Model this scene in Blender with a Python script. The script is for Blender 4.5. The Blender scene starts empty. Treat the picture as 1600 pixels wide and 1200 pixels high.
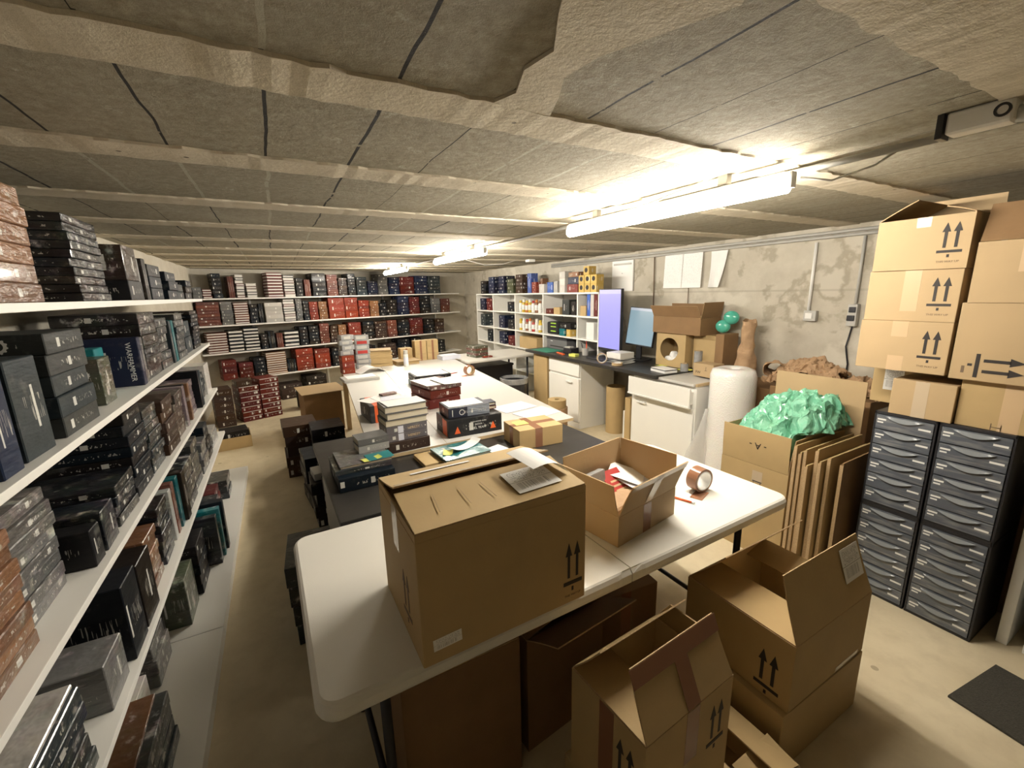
import bpy, bmesh, math, random
from math import radians as rad, sin, cos, pi
from mathutils import Vector, Matrix

# ------------------------------------------------------------------ camera, light, exposure
S = bpy.context.scene
COL = S.collection
S.view_settings.view_transform = 'Standard'
S.view_settings.look = 'None'
S.view_settings.gamma = 1.0
S.view_settings.use_curve_mapping = False
S.view_settings.exposure = 0.38

cam_d = bpy.data.cameras.new('camera')
cam_d.sensor_fit = 'HORIZONTAL'
cam_d.sensor_width = 36.0
cam_d.lens = 36.0 * 666.0 / 1600.0
cam_d.clip_start = 0.02
cam = bpy.data.objects.new('camera', cam_d)
COL.objects.link(cam)
YAW, PITCH, ROLL = 0.498, 0.213, 0.0225
fwd = Vector((sin(YAW) * cos(PITCH), cos(YAW) * cos(PITCH), -sin(PITCH)))
r0 = Vector((cos(YAW), -sin(YAW), 0))
d0 = fwd.cross(r0)
rgt = r0 * cos(ROLL) + d0 * sin(ROLL)
dwn = -r0 * sin(ROLL) + d0 * cos(ROLL)
cam.matrix_world = Matrix(((rgt.x, -dwn.x, -fwd.x, 0.028), (rgt.y, -dwn.y, -fwd.y, -0.843),
                           (rgt.z, -dwn.z, -fwd.z, 1.60), (0, 0, 0, 1)))
S.camera = cam

world = bpy.data.worlds.new('world')
S.world = world
world.use_nodes = True
world.node_tree.nodes['Background'].inputs[0].default_value = (0.02, 0.02, 0.02, 1)

TUBE_STRENGTH = 125.0
TUBE_COLOR = (1.0, 0.925, 0.80, 1)
H = 2.02                      # ceiling height
rng = random.Random(7)

# ------------------------------------------------------------------ node helpers
class NT:
    def __init__(s, name):
        s.m = bpy.data.materials.new(name)
        s.m.use_nodes = True
        s.t = s.m.node_tree
        s.b = s.t.nodes['Principled BSDF']
        s.out = s.t.nodes['Material Output']
    def n(s, typ, **kw):
        nd = s.t.nodes.new(typ)
        for k, v in kw.items():
            setattr(nd, k, v)
        return nd
    def put(s, sock, v):
        if hasattr(v, 'is_output'):
            s.t.links.new(v, sock)
        elif v is not None:
            if sock.type == 'RGBA' and len(v) == 3:
                v = (*v, 1)
            sock.default_value = v
    def set(s, **kw):
        al = dict(base='Base Color', rough='Roughness', metal='Metallic', spec='Specular IOR Level', normal='Normal',
                  trans='Transmission Weight', alpha='Alpha', emit='Emission Color', estr='Emission Strength', coat='Coat Weight',
                  ior='IOR', sub='Subsurface Weight')
        for k, v in kw.items():
            s.put(s.b.inputs[al[k]], v)
        return s
    def coord(s, which='Object'):
        return s.n('ShaderNodeTexCoord').outputs[which]
    def mapping(s, vec, scale=(1, 1, 1), loc=(0, 0, 0)):
        m = s.n('ShaderNodeMapping')
        s.put(m.inputs['Vector'], vec)
        s.put(m.inputs['Scale'], scale)
        s.put(m.inputs['Location'], loc)
        return m.outputs[0]
    def noise(s, vec, scale=5, detail=3, rough=0.55, out='Fac', dist=0.0):
        nd = s.n('ShaderNodeTexNoise')
        s.put(nd.inputs['Vector'], vec)
        nd.inputs['Scale'].default_value = scale
        nd.inputs['Detail'].default_value = detail
        nd.inputs['Roughness'].default_value = rough
        nd.inputs['Distortion'].default_value = dist
        return nd.outputs[out]
    def voronoi(s, vec, scale=5, feature='F1', out='Distance'):
        nd = s.n('ShaderNodeTexVoronoi', feature=feature)
        s.put(nd.inputs['Vector'], vec)
        nd.inputs['Scale'].default_value = scale
        return nd.outputs[out]
    def math(s, op, a, b=0.0, c=0.0):
        nd = s.n('ShaderNodeMath', operation=op)
        s.put(nd.inputs[0], a); s.put(nd.inputs[1], b); s.put(nd.inputs[2], c)
        return nd.outputs[0]
    def mix(s, f, a, b, mode='MIX'):
        nd = s.n('ShaderNodeMix', data_type='RGBA', blend_type=mode)
        s.put(nd.inputs[0], f); s.put(nd.inputs[6], a); s.put(nd.inputs[7], b)
        return nd.outputs[2]
    def ramp(s, f, p0, p1, lo=0.0, hi=1.0):
        nd = s.n('ShaderNodeMapRange')
        s.put(nd.inputs[0], f)
        for i, v in ((1, p0), (2, p1), (3, lo), (4, hi)):
            s.put(nd.inputs[i], v)
        return nd.outputs[0]
    def bump(s, h, strength=0.3, dist=0.01):
        nd = s.n('ShaderNodeBump')
        nd.inputs['Strength'].default_value = strength
        nd.inputs['Distance'].default_value = dist
        s.put(nd.inputs['Height'], h)
        return nd.outputs[0]
    def sep(s, v):
        nd = s.n('ShaderNodeSeparateXYZ'); s.put(nd.inputs[0], v)
        return nd.outputs
    def band(s, x, a, b):          # 1 where a < x < b
        return s.math('MULTIPLY', s.math('GREATER_THAN', x, a), s.math('LESS_THAN', x, b))

def plain(name, col, rough=0.5, **kw):
    t = NT(name)
    t.set(base=col, rough=rough, **kw)
    return t.m

M = {}
def speckled(name, col, rough=0.6, amt=0.12, scale=20, bump=0.0, bscale=120, col2=None):
    t = NT(name)
    c = t.coord('Object')
    f = t.noise(c, scale, 4)
    dark = tuple(x * (1 - amt) for x in col) if col2 is None else col2
    lite = tuple(min(1, x * (1 + amt * 0.6)) for x in col)
    t.set(base=t.mix(f, dark, lite), rough=rough)
    if bump:
        t.set(normal=t.bump(t.noise(c, bscale, 3), bump, 0.004))
    return t.m

M['cardboard'] = speckled('cardboard', (0.47, 0.335, 0.16), 0.75, 0.14, 6, 0.12, 60)
M['cardboard_pale'] = speckled('cardboard_pale', (0.465, 0.335, 0.185), 0.75, 0.10, 5, 0.12, 60)
M['cardboard_inside'] = speckled('cardboard_inside', (0.60, 0.45, 0.245), 0.8, 0.1, 8, 0.1, 60)
M['cardboard_dark_shaded'] = speckled('cardboard_dark_shaded', (0.24, 0.14, 0.062), 0.8, 0.2, 8, 0.12, 50)  # dark brown board, with the under-table shade partly put into its colour
t = NT('cardboard_edge')
c = t.coord('Object')
t.set(base=t.mix(t.noise(t.mapping(c, (1, 1, 1)), 180, 2), (0.30, 0.19, 0.09), (0.62, 0.45, 0.26)), rough=0.85)
M['cardboard_edge'] = t.m
M['tape_brown'] = plain('brown_tape', (0.27, 0.13, 0.075), 0.22)
M['tape_pale'] = plain('pale_tape', (0.57, 0.41, 0.245), 0.32)
M['tape_clear'] = plain('clear_tape', (0.52, 0.42, 0.30), 0.18)
M['ink'] = plain('black_ink', (0.025, 0.02, 0.018), 0.7)
M['ink_soft'] = plain('faded_ink', (0.16, 0.11, 0.07), 0.75)
M['paper'] = speckled('paper', (0.87, 0.865, 0.85), 0.65, 0.05, 30)
M['white_laminate'] = speckled('white_laminate', (0.60, 0.585, 0.555), 0.38, 0.03, 4)
M['table_plastic'] = speckled('table_plastic', (0.72, 0.705, 0.655), 0.42, 0.03, 6, 0.10, 300)
M['melamine'] = speckled('white_melamine', (0.84, 0.83, 0.79), 0.42, 0.03, 5)
M['wood_edge'] = speckled('wood_edge', (0.56, 0.42, 0.24), 0.6, 0.15, 25)
M['black_plastic'] = plain('black_plastic', (0.022, 0.022, 0.026), 0.4)
M['dark_metal'] = plain('dark_metal', (0.03, 0.03, 0.035), 0.4, metal=0.3)
M['black_fabric'] = speckled('black_fabric', (0.018, 0.018, 0.02), 0.85, 0.4, 12)
M['grey_plastic'] = plain('grey_plastic', (0.46, 0.45, 0.42), 0.45)
M['white_plastic'] = plain('white_plastic', (0.80, 0.79, 0.76), 0.4)
M['steel'] = plain('steel', (0.6, 0.6, 0.6), 0.3, metal=1.0)
M['sticky'] = plain('yellow_note', (0.72, 0.74, 0.16), 0.6)
M['green_mat'] = plain('green_mat', (0.03, 0.24, 0.16), 0.5)
M['teal'] = plain('teal_print', (0.02, 0.22, 0.24), 0.35)
M['red'] = plain('red_print', (0.42, 0.035, 0.03), 0.35)
M['orange'] = plain('orange_print', (0.78, 0.13, 0.03), 0.4)
M['white_print'] = plain('white_print', (0.75, 0.75, 0.73), 0.5)
M['cream_pages'] = None
t = NT('cream_pages')
c = t.coord('Object')
t.set(base=t.mix(t.noise(t.mapping(c, (2, 2, 900)), 1.0, 2), (0.52, 0.46, 0.34), (0.74, 0.68, 0.55)), rough=0.8)
M['cream_pages'] = t.m
M['white_pages'] = plain('white_pages', (0.74, 0.72, 0.68), 0.7)
t = NT('black_tabletop')
c = t.coord('Object')
t.set(base=t.mix(t.noise(c, 9, 4), (0.022, 0.021, 0.021), (0.036, 0.034, 0.031)), rough=t.ramp(t.noise(c, 7, 3), 0.3, 0.7, 0.34, 0.44))
M['black_top'] = t.m
t = NT('mat_rubber')
c = t.coord('Object')
t.set(base=t.mix(t.noise(c, 150, 2), (0.025, 0.023, 0.018), (0.075, 0.07, 0.055)), rough=0.95, normal=t.bump(t.noise(c, 200, 2), 0.8, 0.006))
M['doormat'] = t.m

# concrete floor
t = NT('concrete_floor')
c = t.coord('Object')
a = t.noise(c, 1.3, 6, 0.6)
b = t.noise(c, 9, 5, 0.6)
col = t.mix(t.ramp(a, 0.35, 0.7), (0.55, 0.465, 0.31), (0.70, 0.61, 0.435))
col = t.mix(t.ramp(b, 0.45, 0.75, 0, 0.45), col, (0.47, 0.39, 0.26))
spots = t.math('LESS_THAN', t.voronoi(c, 3.1), 0.055)
col = t.mix(t.math('MULTIPLY', spots, 0.6), col, (0.24, 0.18, 0.11))
t.set(base=col, rough=t.ramp(b, 0.3, 0.7, 0.45, 0.7), normal=t.bump(t.noise(c, 40, 5), 0.12, 0.01))
M['floor'] = t.m

# ceiling: hollow pots in rough concrete with dark joints
t = NT('ceiling_pots')
c = t.coord('Object')
sp = t.sep(c)
wob = t.math('MULTIPLY', t.math('SUBTRACT', t.noise(c, 3.0, 2), 0.5), 0.03)
xw = t.math('ADD', sp[0], wob)
xi = t.math('DIVIDE', xw, 0.2375)
fr = t.math('FRACT', t.math('ADD', xi, 40.76))
cell = t.math('FLOOR', t.math('ADD', xi, 40.76))
rowi = t.math('FLOOR', t.math('DIVIDE', t.math('ADD', sp[1], 30.0), 0.70))
wn = t.n('ShaderNodeTexWhiteNoise', noise_dimensions='2D')
cx = t.n('ShaderNodeCombineXYZ'); t.put(cx.inputs[0], cell); t.put(cx.inputs[1], rowi)
t.put(wn.inputs['Vector'], cx.outputs[0])
rnd = wn.outputs['Value']
jw = t.ramp(rnd, 0, 1, 0.008, 0.055)
joint = t.math('LESS_THAN', fr, jw)
jag = t.math('MULTIPLY', joint, t.math('GREATER_THAN', t.noise(c, 16, 3), 0.36))
fine = t.noise(c, 38, 7, 0.78)
streak = t.noise(t.mapping(c, (40, 9, 1)), 1.5, 4, 0.7)
big = t.noise(c, 2.2, 4)
col = t.mix(t.ramp(fine, 0.36, 0.66), (0.235, 0.205, 0.145), (0.43, 0.39, 0.295))
col = t.mix(t.ramp(streak, 0.4, 0.75, 0, 0.5), col, (0.28, 0.25, 0.185))
col = t.mix(t.ramp(rnd, 0, 1, 0.0, 0.35), col, (0.24, 0.215, 0.155))
col = t.mix(t.ramp(big, 0.5, 0.75, 0, 0.45), col, (0.43, 0.395, 0.31))
white = t.math('GREATER_THAN', t.noise(c, 9, 7, 0.8), 0.635)
col = t.mix(t.math('MULTIPLY', white, 0.55), col, (0.52, 0.49, 0.41))
jcol = t.mix(t.math('GREATER_THAN', rnd, 0.70), (0.018, 0.015, 0.012), (0.40, 0.37, 0.29))
col = t.mix(jag, col, jcol)
hh = t.math('SUBTRACT', t.math('ADD', fine, t.math('MULTIPLY', t.noise(c, 14, 4), 0.6)), t.math('MULTIPLY', jag, 1.2))
t.set(base=col, rough=0.95, normal=t.bump(hh, 0.55, 0.012))
M['ceiling'] = t.m
t = NT('rib_concrete')
c = t.coord('Object')
f = t.noise(c, 7, 6, 0.65)
col = t.mix(t.ramp(f, 0.3, 0.7), (0.49, 0.43, 0.32), (0.63, 0.565, 0.445))
pits = t.math('LESS_THAN', t.voronoi(c, 14), 0.10)
col = t.mix(t.math('MULTIPLY', pits, t.math('GREATER_THAN', t.noise(c, 4, 2), 0.56)), col, (0.13, 0.105, 0.07))
t.set(base=col, rough=0.9, normal=t.bump(t.noise(c, 60, 5, 0.7), 0.35, 0.008))
M['rib'] = t.m

# damp cement render on the side wall
def wall_mat(name, stain):
    t = NT(name)
    c = t.coord('Object')
    a = t.noise(t.mapping(c, (1, 1, 1.15)), 2.3, 5, 0.55, dist=0.15)
    b = t.noise(c, 5.5, 5, 0.6)
    col = t.mix(t.ramp(b, 0.3, 0.75), (0.47, 0.43, 0.35), (0.58, 0.54, 0.455))
    if stain:
        col = t.mix(t.ramp(a, 0.585, 0.62, 0, 0.6), col, (0.30, 0.26, 0.19))
        col = t.mix(t.ramp(a, 0.64, 0.68, 0, 0.75), col, (0.60, 0.56, 0.475))
        col = t.mix(t.ramp(a, 0.42, 0.36, 0, 0.6), col, (0.66, 0.62, 0.53))
        seam = t.math('LESS_THAN', t.math('ABSOLUTE', t.math('SUBTRACT', t.sep(c)[2], 1.56)), 0.008)
        col = t.mix(t.math('MULTIPLY', seam, 0.35), col, (0.30, 0.27, 0.21))
    t.set(base=col, rough=0.9, normal=t.bump(t.noise(c, 50, 5, 0.7), 0.25, 0.008))
    return t.m
M['wall'] = wall_mat('cement_render', True)
M['wall_plain'] = wall_mat('white_render', False)

# printed boxes: base colour comes from the object's own colour
def print_mat(name, art, rough, wrap=0.0, text=0.6):
    t = NT(name)
    oi = t.n('ShaderNodeObjectInfo')
    base, rnd = oi.outputs['Color'], oi.outputs['Random']
    g = t.sep(t.coord('Generated'))
    ob = t.coord('Object')
    geo = t.n('ShaderNodeNewGeometry')
    vt = t.n('ShaderNodeVectorTransform', vector_type='NORMAL', convert_from='WORLD', convert_to='OBJECT')
    t.put(vt.inputs[0], geo.outputs['Normal'])
    nn = t.sep(vt.outputs[0])
    isx = t.math('GREATER_THAN', t.math('ABSOLUTE', nn[0]), 0.6)
    isz = t.math('GREATER_THAN', t.math('ABSOLUTE', nn[2]), 0.6)
    u = t.math('ADD', t.math('MULTIPLY', g[1], isx), t.math('MULTIPLY', g[0], t.math('SUBTRACT', 1.0, isx)))
    v = t.math('ADD', t.math('MULTIPLY', g[1], isz), t.math('MULTIPLY', g[2], t.math('SUBTRACT', 1.0, isz)))
    off = t.n('ShaderNodeCombineXYZ')
    t.put(off.inputs[0], t.math('MULTIPLY', rnd, 91.0)); t.put(off.inputs[1], t.math('MULTIPLY', rnd, 37.0)); t.put(off.inputs[2], t.math('MULTIPLY', rnd, 53.0))
    va = t.n('ShaderNodeVectorMath', operation='ADD'); t.put(va.inputs[0], ob); t.put(va.inputs[1], off.outputs[0])
    p = va.outputs[0]
    blot = t.noise(p, 14, 4, 0.65, out='Color')
    shade = t.noise(p, 22, 5, 0.7)
    artc = t.mix(0.85, blot, base, 'MULTIPLY')
    artc = t.mix(t.ramp(shade, 0.55, 0.85), t.mix(0.35, base, artc), t.mix(0.5, blot, (0.45, 0.36, 0.25)))
    amask = t.math('MULTIPLY', t.ramp(t.noise(p, 6, 3), 0.42, 0.6), art)
    col = t.mix(amask, base, artc)
    col = t.mix(t.math('MULTIPLY', t.ramp(t.noise(p, 11, 4, 0.6), 0.60, 0.72), art), col, t.mix(0.5, blot, (0.8, 0.75, 0.68)))
    # a white sticker, an emblem and a line of small print
    a0 = t.ramp(rnd, 0, 1, 0.05, 0.72)
    stick = t.math('MULTIPLY', t.band(t.math('SUBTRACT', u, a0), 0.0, 0.075), t.band(v, 0.28, 0.72))
    stick = t.math('MULTIPLY', stick, t.math('LESS_THAN', isz, 0.5))
    wv = t.n('ShaderNodeCombineXYZ'); t.put(wv.inputs[0], t.math('MULTIPLY', u, 26.0)); t.put(wv.inputs[1], t.math('MULTIPLY', v, 2.2)); t.put(wv.inputs[2], t.math('MULTIPLY', rnd, 77.0))
    wr = t.math('GREATER_THAN', t.noise(wv.outputs[0], 1.6, 1), 0.60)
    wr = t.math('MULTIPLY', wr, t.math('MULTIPLY', t.band(u, 0.30, 0.88), t.band(v, 0.36, 0.62)))
    wr = t.math('MULTIPLY', wr, t.math('LESS_THAN', isz, 0.5))
    col = t.mix(t.math('MULTIPLY', stick, 0.85), col, (0.72, 0.72, 0.68))
    col = t.mix(t.math('MULTIPLY', wr, text), col, (0.60, 0.58, 0.53))
    t.set(base=col, rough=rough, spec=0.25)
    if wrap:
        w = t.noise(t.mapping(p, (6, 6, 22)), 2.2, 3, 0.5)
        t.set(normal=t.bump(w, wrap, 0.02), coat=0.35 if art > .5 else 0.08, spec=0.45 if art > .5 else 0.22)
        t.b.inputs['Coat Roughness'].default_value = 0.08
    return t.m
M['print_dark'] = print_mat('dark_box_print', 0.10, 0.45, 0.15, 0.6)
M['print_art'] = print_mat('illustrated_box_print', 0.8, 0.32, 0.6, 0.8)
M['print_plain'] = print_mat('plain_box_print', 0.18, 0.45, 0.0, 0.45)

# label with bars and lines
def label_mat(name, sx=1.0):
    t = NT(name)
    g = t.sep(t.coord('Generated'))
    u, v = g[0], g[2]
    cv = t.n('ShaderNodeCombineXYZ'); t.put(cv.inputs[0], t.math('MULTIPLY', u, 70.0 * sx))
    bars = t.math('MULTIPLY', t.math('GREATER_THAN', t.noise(cv.outputs[0], 1.0, 0), 0.5), t.math('MULTIPLY', t.band(u, 0.12, 0.80), t.band(v, 0.12, 0.42)))
    cw = t.n('ShaderNodeCombineXYZ'); t.put(cw.inputs[0], t.math('MULTIPLY', u, 40.0)); t.put(cw.inputs[2], t.math('MULTIPLY', v, 16.0))
    txt = t.math('MULTIPLY', t.math('GREATER_THAN', t.noise(cw.outputs[0], 1.0, 1), 0.56), t.math('MULTIPLY', t.band(u, 0.1, 0.92), t.band(v, 0.52, 0.92)))
    ln = t.band(v, 0.465, 0.485)
    d = t.math('MINIMUM', t.math('ADD', t.math('ADD', bars, txt), ln), 1.0)
    t.set(base=t.mix(t.math('MULTIPLY', d, 0.55), (0.87, 0.86, 0.84), (0.06, 0.06, 0.06)), rough=0.45)
    return t.m
M['label'] = label_mat('barcode_label')
def doc_mat(name, tint=(0.87, 0.865, 0.85), blue=False):
    t = NT(name)
    g = t.sep(t.coord('Generated'))
    cw = t.n('ShaderNodeCombineXYZ'); t.put(cw.inputs[0], t.math('MULTIPLY', g[0], 30.0)); t.put(cw.inputs[1], t.math('MULTIPLY', g[1], 30.0)); t.put(cw.inputs[2], t.math('MULTIPLY', g[2], 30.0))
    txt = t.math('MULTIPLY', t.math('GREATER_THAN', t.noise(cw.outputs[0], 1.0, 2), 0.58), t.band(g[0], 0.12, 0.88))
    t.set(base=t.mix(t.math('MULTIPLY', txt, 0.22), tint, (0.3, 0.32, 0.6) if blue else (0.25, 0.25, 0.27)), rough=0.6)
    return t.m
M['doc'] = doc_mat('printed_sheet')
M['doc_blue'] = doc_mat('blue_printed_sheet', (0.70, 0.72, 0.82), True)

# kraft paper, plastics
t = NT('kraft_paper')
c = t.coord('Object')
t.set(base=t.mix(t.noise(c, 12, 5, 0.6), (0.31, 0.19, 0.10), (0.47, 0.31, 0.18)), rough=0.8, normal=t.bump(t.noise(c, 35, 5, 0.6), 0.5, 0.01))
M['kraft'] = t.m
t = NT('green_film')
c = t.coord('Object')
t.set(base=t.mix(t.noise(c, 6, 4), (0.10, 0.50, 0.33), (0.36, 0.74, 0.50)), rough=0.14, alpha=t.ramp(t.noise(c, 9, 3), 0.3, 0.7, 0.60, 0.85), spec=0.8, coat=0.6,
      normal=t.bump(t.noise(c, 26, 4, 0.6), 0.8, 0.02))
M['green_film'] = t.m
t = NT('bubble_film')
c = t.coord('Object')
t.set(base=(0.82, 0.81, 0.79), rough=0.22, spec=0.7, sub=0.15, normal=t.bump(t.voronoi(c, 90), 0.45, 0.006))
M['bubble'] = t.m
t = NT('bubble_film_loose')
c = t.coord('Object')
t.set(base=(0.85, 0.84, 0.82), rough=0.2, alpha=0.45, normal=t.bump(t.voronoi(c, 90), 0.4, 0.006))
M['bubble_loose'] = t.m
t = NT('clear_film')
c = t.coord('Object')
t.set(base=t.mix(t.noise(c, 14, 3), (0.16, 0.17, 0.18), (0.60, 0.60, 0.60)), rough=0.15, alpha=0.8, spec=0.8, normal=t.bump(t.noise(c, 30, 3), 0.5, 0.01))
M['clear_film'] = t.m
t = NT('smoked_drawer')
c = t.coord('Object')
w = t.noise(t.mapping(c, (3, 6, 30)), 2.0, 4, 0.6)
inside = t.mix(t.ramp(w, 0.48, 0.72), (0.10, 0.112, 0.135), (0.24, 0.245, 0.25))
t.set(base=inside, rough=0.16, spec=0.6)
M['smoked'] = t.m
M['smoked_lip'] = plain('smoked_drawer_lip', (0.24, 0.26, 0.28), 0.25)

def screen_mat(name, top, low, strength, panel):
    t = NT(name)
    g = t.sep(t.coord('Generated'))
    u, v = g[0], g[2]
    col = t.mix(v, low, top)
    pan = t.math('MULTIPLY', t.band(u, 0.45, 0.96), t.band(v, 0.02, 0.90))
    col = t.mix(t.math('MULTIPLY', pan, panel), col, (0.55, 0.55, 0.72))
    ed = t.math('MULTIPLY', t.band(u, 0.55, 0.9), t.band(t.math('FRACT', t.math('MULTIPLY', v, 9.0)), 0.42, 0.5))
    col = t.mix(t.math('MULTIPLY', ed, panel), col, (0.42, 0.42, 0.66))
    head = t.band(v, 0.93, 1.1)
    col = t.mix(t.math('MULTIPLY', head, 0.5), col, (0.9, 0.85, 0.95))
    t.set(base=(0, 0, 0), rough=0.3, emit=col, estr=strength)
    return t.m
M['screen_violet'] = screen_mat('violet_screen', (0.55, 0.50, 0.92), (0.42, 0.40, 0.95), 0.80, 0.35)
M['screen_blue'] = screen_mat('pale_blue_screen', (0.36, 0.50, 0.56), (0.36, 0.52, 0.60), 0.62, 0.12)
t = NT('tube_light')
t.set(base=(1, 1, 1), emit=TUBE_COLOR, estr=TUBE_STRENGTH)
M['tube'] = t.m

# ------------------------------------------------------------------ mesh helpers
def box(bm, x0, x1, y0, y1, z0, z1, mi=0):
    vs = [bm.verts.new(p) for p in ((x0, y0, z0), (x1, y0, z0), (x1, y1, z0), (x0, y1, z0), (x0, y0, z1), (x1, y0, z1), (x1, y1, z1), (x0, y1, z1))]
    for f in ((0, 3, 2, 1), (4, 5, 6, 7), (0, 1, 5, 4), (1, 2, 6, 5), (2, 3, 7, 6), (3, 0, 4, 7)):
        bm.faces.new([vs[i] for i in f]).material_index = mi
    return vs
def bevel(bm, w, seg=2, edges=None):
    bmesh.ops.bevel(bm, geom=list(edges if edges is not None else bm.edges), offset=w, segments=seg, profile=0.7, affect='EDGES', clamp_overlap=True)
def thicken(bm, t):
    bmesh.ops.recalc_face_normals(bm, faces=bm.faces)
    bm.normal_update()
    bmesh.ops.solidify(bm, geom=bm.faces[:], thickness=t)
def to_mesh(name, bm, mats, smooth=False):
    me = bpy.data.meshes.new(name)
    bmesh.ops.recalc_face_normals(bm, faces=bm.faces)
    bm.to_mesh(me); bm.free()
    for m in (mats if isinstance(mats, (list, tuple)) else [mats]):
        me.materials.append(M[m] if isinstance(m, str) else m)
    if smooth:
        for p in me.polygons: p.use_smooth = True
    return me
def link(name, me, parent=None, loc=(0, 0, 0), rot=(0, 0, 0)):
    o = bpy.data.objects.new(name, me)
    COL.objects.link(o)
    o.location = loc; o.rotation_euler = rot
    if parent is not None: o.parent = parent
    return o
def obj(name, bm, mats, parent=None, loc=(0, 0, 0), rot=(0, 0, 0), smooth=False):
    return link(name, to_mesh(name, bm, mats, smooth), parent, loc, rot)
def tag(o, label, cat, group=None):
    o['label'] = label; o['category'] = cat
    if group: o['group'] = group
    return o
def thing(name, label, cat, loc=(0, 0, 0), rz=0.0, group=None):
    o = bpy.data.objects.new(name, None)
    o.empty_display_size = 0.05
    COL.objects.link(o)
    o.location = loc; o.rotation_euler = (0, 0, rz)
    return tag(o, label, cat, group)
def part(name, p, mats, boxes, bev=0.0, loc=(0, 0, 0), rot=(0, 0, 0), seg=2, label=None):
    bm = bmesh.new()
    for b in boxes: box(bm, *b)
    if bev: bevel(bm, bev, seg)
    o = obj(name, bm, mats, p, loc, rot)
    if label: o['label'] = label
    return o
def structure(name, mats, boxes, loc=(0, 0, 0), rot=(0, 0, 0), bev=0.0):
    o = part(name, None, mats, boxes, bev, loc, rot)
    o['kind'] = 'structure'
    return o
def lathe(bm, prof, seg=24, mi=0, cap=True):
    rings = []
    for r, z in prof:
        rings.append([bm.verts.new((r * cos(2 * pi * i / seg), r * sin(2 * pi * i / seg), z)) for i in range(seg)])
    for a, b in zip(rings, rings[1:]):
        for i in range(seg):
            bm.faces.new((a[i], a[(i + 1) % seg], b[(i + 1) % seg], b[i])).material_index = mi
    if cap:
        bm.faces.new(rings[0][::-1]).material_index = mi
        bm.faces.new(rings[-1]).material_index = mi
def ringtube(bm, ro, ri, h, seg=32, mi_out=0, mi_in=0, mi_side=0):
    a = [[bm.verts.new((r * cos(2 * pi * i / seg), r * sin(2 * pi * i / seg), z)) for i in range(seg)] for r, z in ((ro, 0), (ro, h), (ri, h), (ri, 0))]
    for k, mi in ((0, mi_out), (1, mi_side), (2, mi_in), (3, mi_side)):
        p, q = a[k], a[(k + 1) % 4]
        for i in range(seg):
            bm.faces.new((p[i], p[(i + 1) % seg], q[(i + 1) % seg], q[i])).material_index = mi
def tube(bm, pts, r, seg=8, mi=0):
    pts = [Vector(p) for p in pts]
    prev = None
    n0 = None
    for i, p in enumerate(pts):
        d = (pts[min(i + 1, len(pts) - 1)] - pts[max(i - 1, 0)]).normalized()
        if n0 is None or abs(d.dot(n0)) > 0.95:
            n0 = d.orthogonal().normalized()
        n = (n0 - d * n0.dot(d)).normalized(); n0 = n
        b = d.cross(n)
        ring = [bm.verts.new(p + (n * cos(2 * pi * k / seg) + b * sin(2 * pi * k / seg)) * r) for k in range(seg)]
        if prev:
            for k in range(seg):
                bm.faces.new((prev[k], prev[(k + 1) % seg], ring[(k + 1) % seg], ring[k])).material_index = mi
        else:
            bm.faces.new(ring[::-1]).material_index = mi
        prev = ring
    bm.faces.new(prev).material_index = mi
_txt = {}
def text_mesh(s, size, mat, align='CENTER'):
    k = (s, size, mat, align)
    if k not in _txt:
        cu = bpy.data.curves.new('text', 'FONT')
        cu.body = s; cu.size = size; cu.align_x = align; cu.align_y = 'CENTER'; cu.extrude = 0.0003; cu.resolution_u = 3
        o = bpy.data.objects.new('text', cu); COL.objects.link(o)
        dg = bpy.context.evaluated_depsgraph_get()
        me = bpy.data.meshes.new_from_object(o.evaluated_get(dg))
        bpy.data.objects.remove(o)
        me.materials.clear(); me.materials.append(M[mat])
        me.name = 'lettering'
        _txt[k] = me
    return _txt[k]
def lettering(name, s, size, mat, p, loc, rot):
    return link(name, text_mesh(s, size, mat), p, loc, rot)
FACE = {'y0': (pi / 2, 0, 0), 'x1': (pi / 2, 0, pi / 2), 'x0': (pi / 2, 0, -pi / 2), 'y1': (pi / 2, 0, pi)}
def copy_tree(o, loc, rz, label=None, group=None):
    r = o.copy(); COL.objects.link(r); r.location = loc; r.rotation_euler = (0, 0, rz)
    if label: r['label'] = label
    if group: r['group'] = group
    for ch in list(o.children):
        c2 = ch.copy(); COL.objects.link(c2); c2.parent = r
        for g in list(ch.children):
            d2 = g.copy(); COL.objects.link(d2); d2.parent = c2
    return r
ORD = 'zeroth first second third fourth fifth sixth seventh eighth ninth tenth eleventh twelfth thirteenth fourteenth fifteenth sixteenth seventeenth eighteenth nineteenth twentieth'.split()
TENS = {2: 'twenty', 3: 'thirty'}
def ordw(n):
    if n <= 20: return ORD[n]
    if n == 30: return 'thirtieth'
    return TENS[n // 10] + '-' + ORD[n % 10]

# ------------------------------------------------------------------ room shell
structure('floor', 'floor', [(-1.05, 3.85, -4.1, 8.6, -0.1, 0.0)])
structure('ceiling', 'ceiling', [(-1.05, 3.85, -4.1, 8.6, H, H + 0.12)])
structure('wall_left', 'wall_plain', [(-1.05, -0.95, -4.1, 8.6, 0, H)])
structure('wall_right', 'wall', [(3.72, 3.82, -4.1, 8.6, 0, H)])
structure('unseen_wall_front', 'rib', [(-0.95, 3.72, -4.1, -4.0, 0, H)])  # unseen wall behind the camera, set back to cut fill light
BW = rad(15)                                            # the far wall runs askew
structure('wall_back', 'wall_plain', [(-0.35, 5.0, 0.36, 0.46, 0, H)], loc=(-0.75, 6.45, 0), rot=(0, 0, BW))

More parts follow.
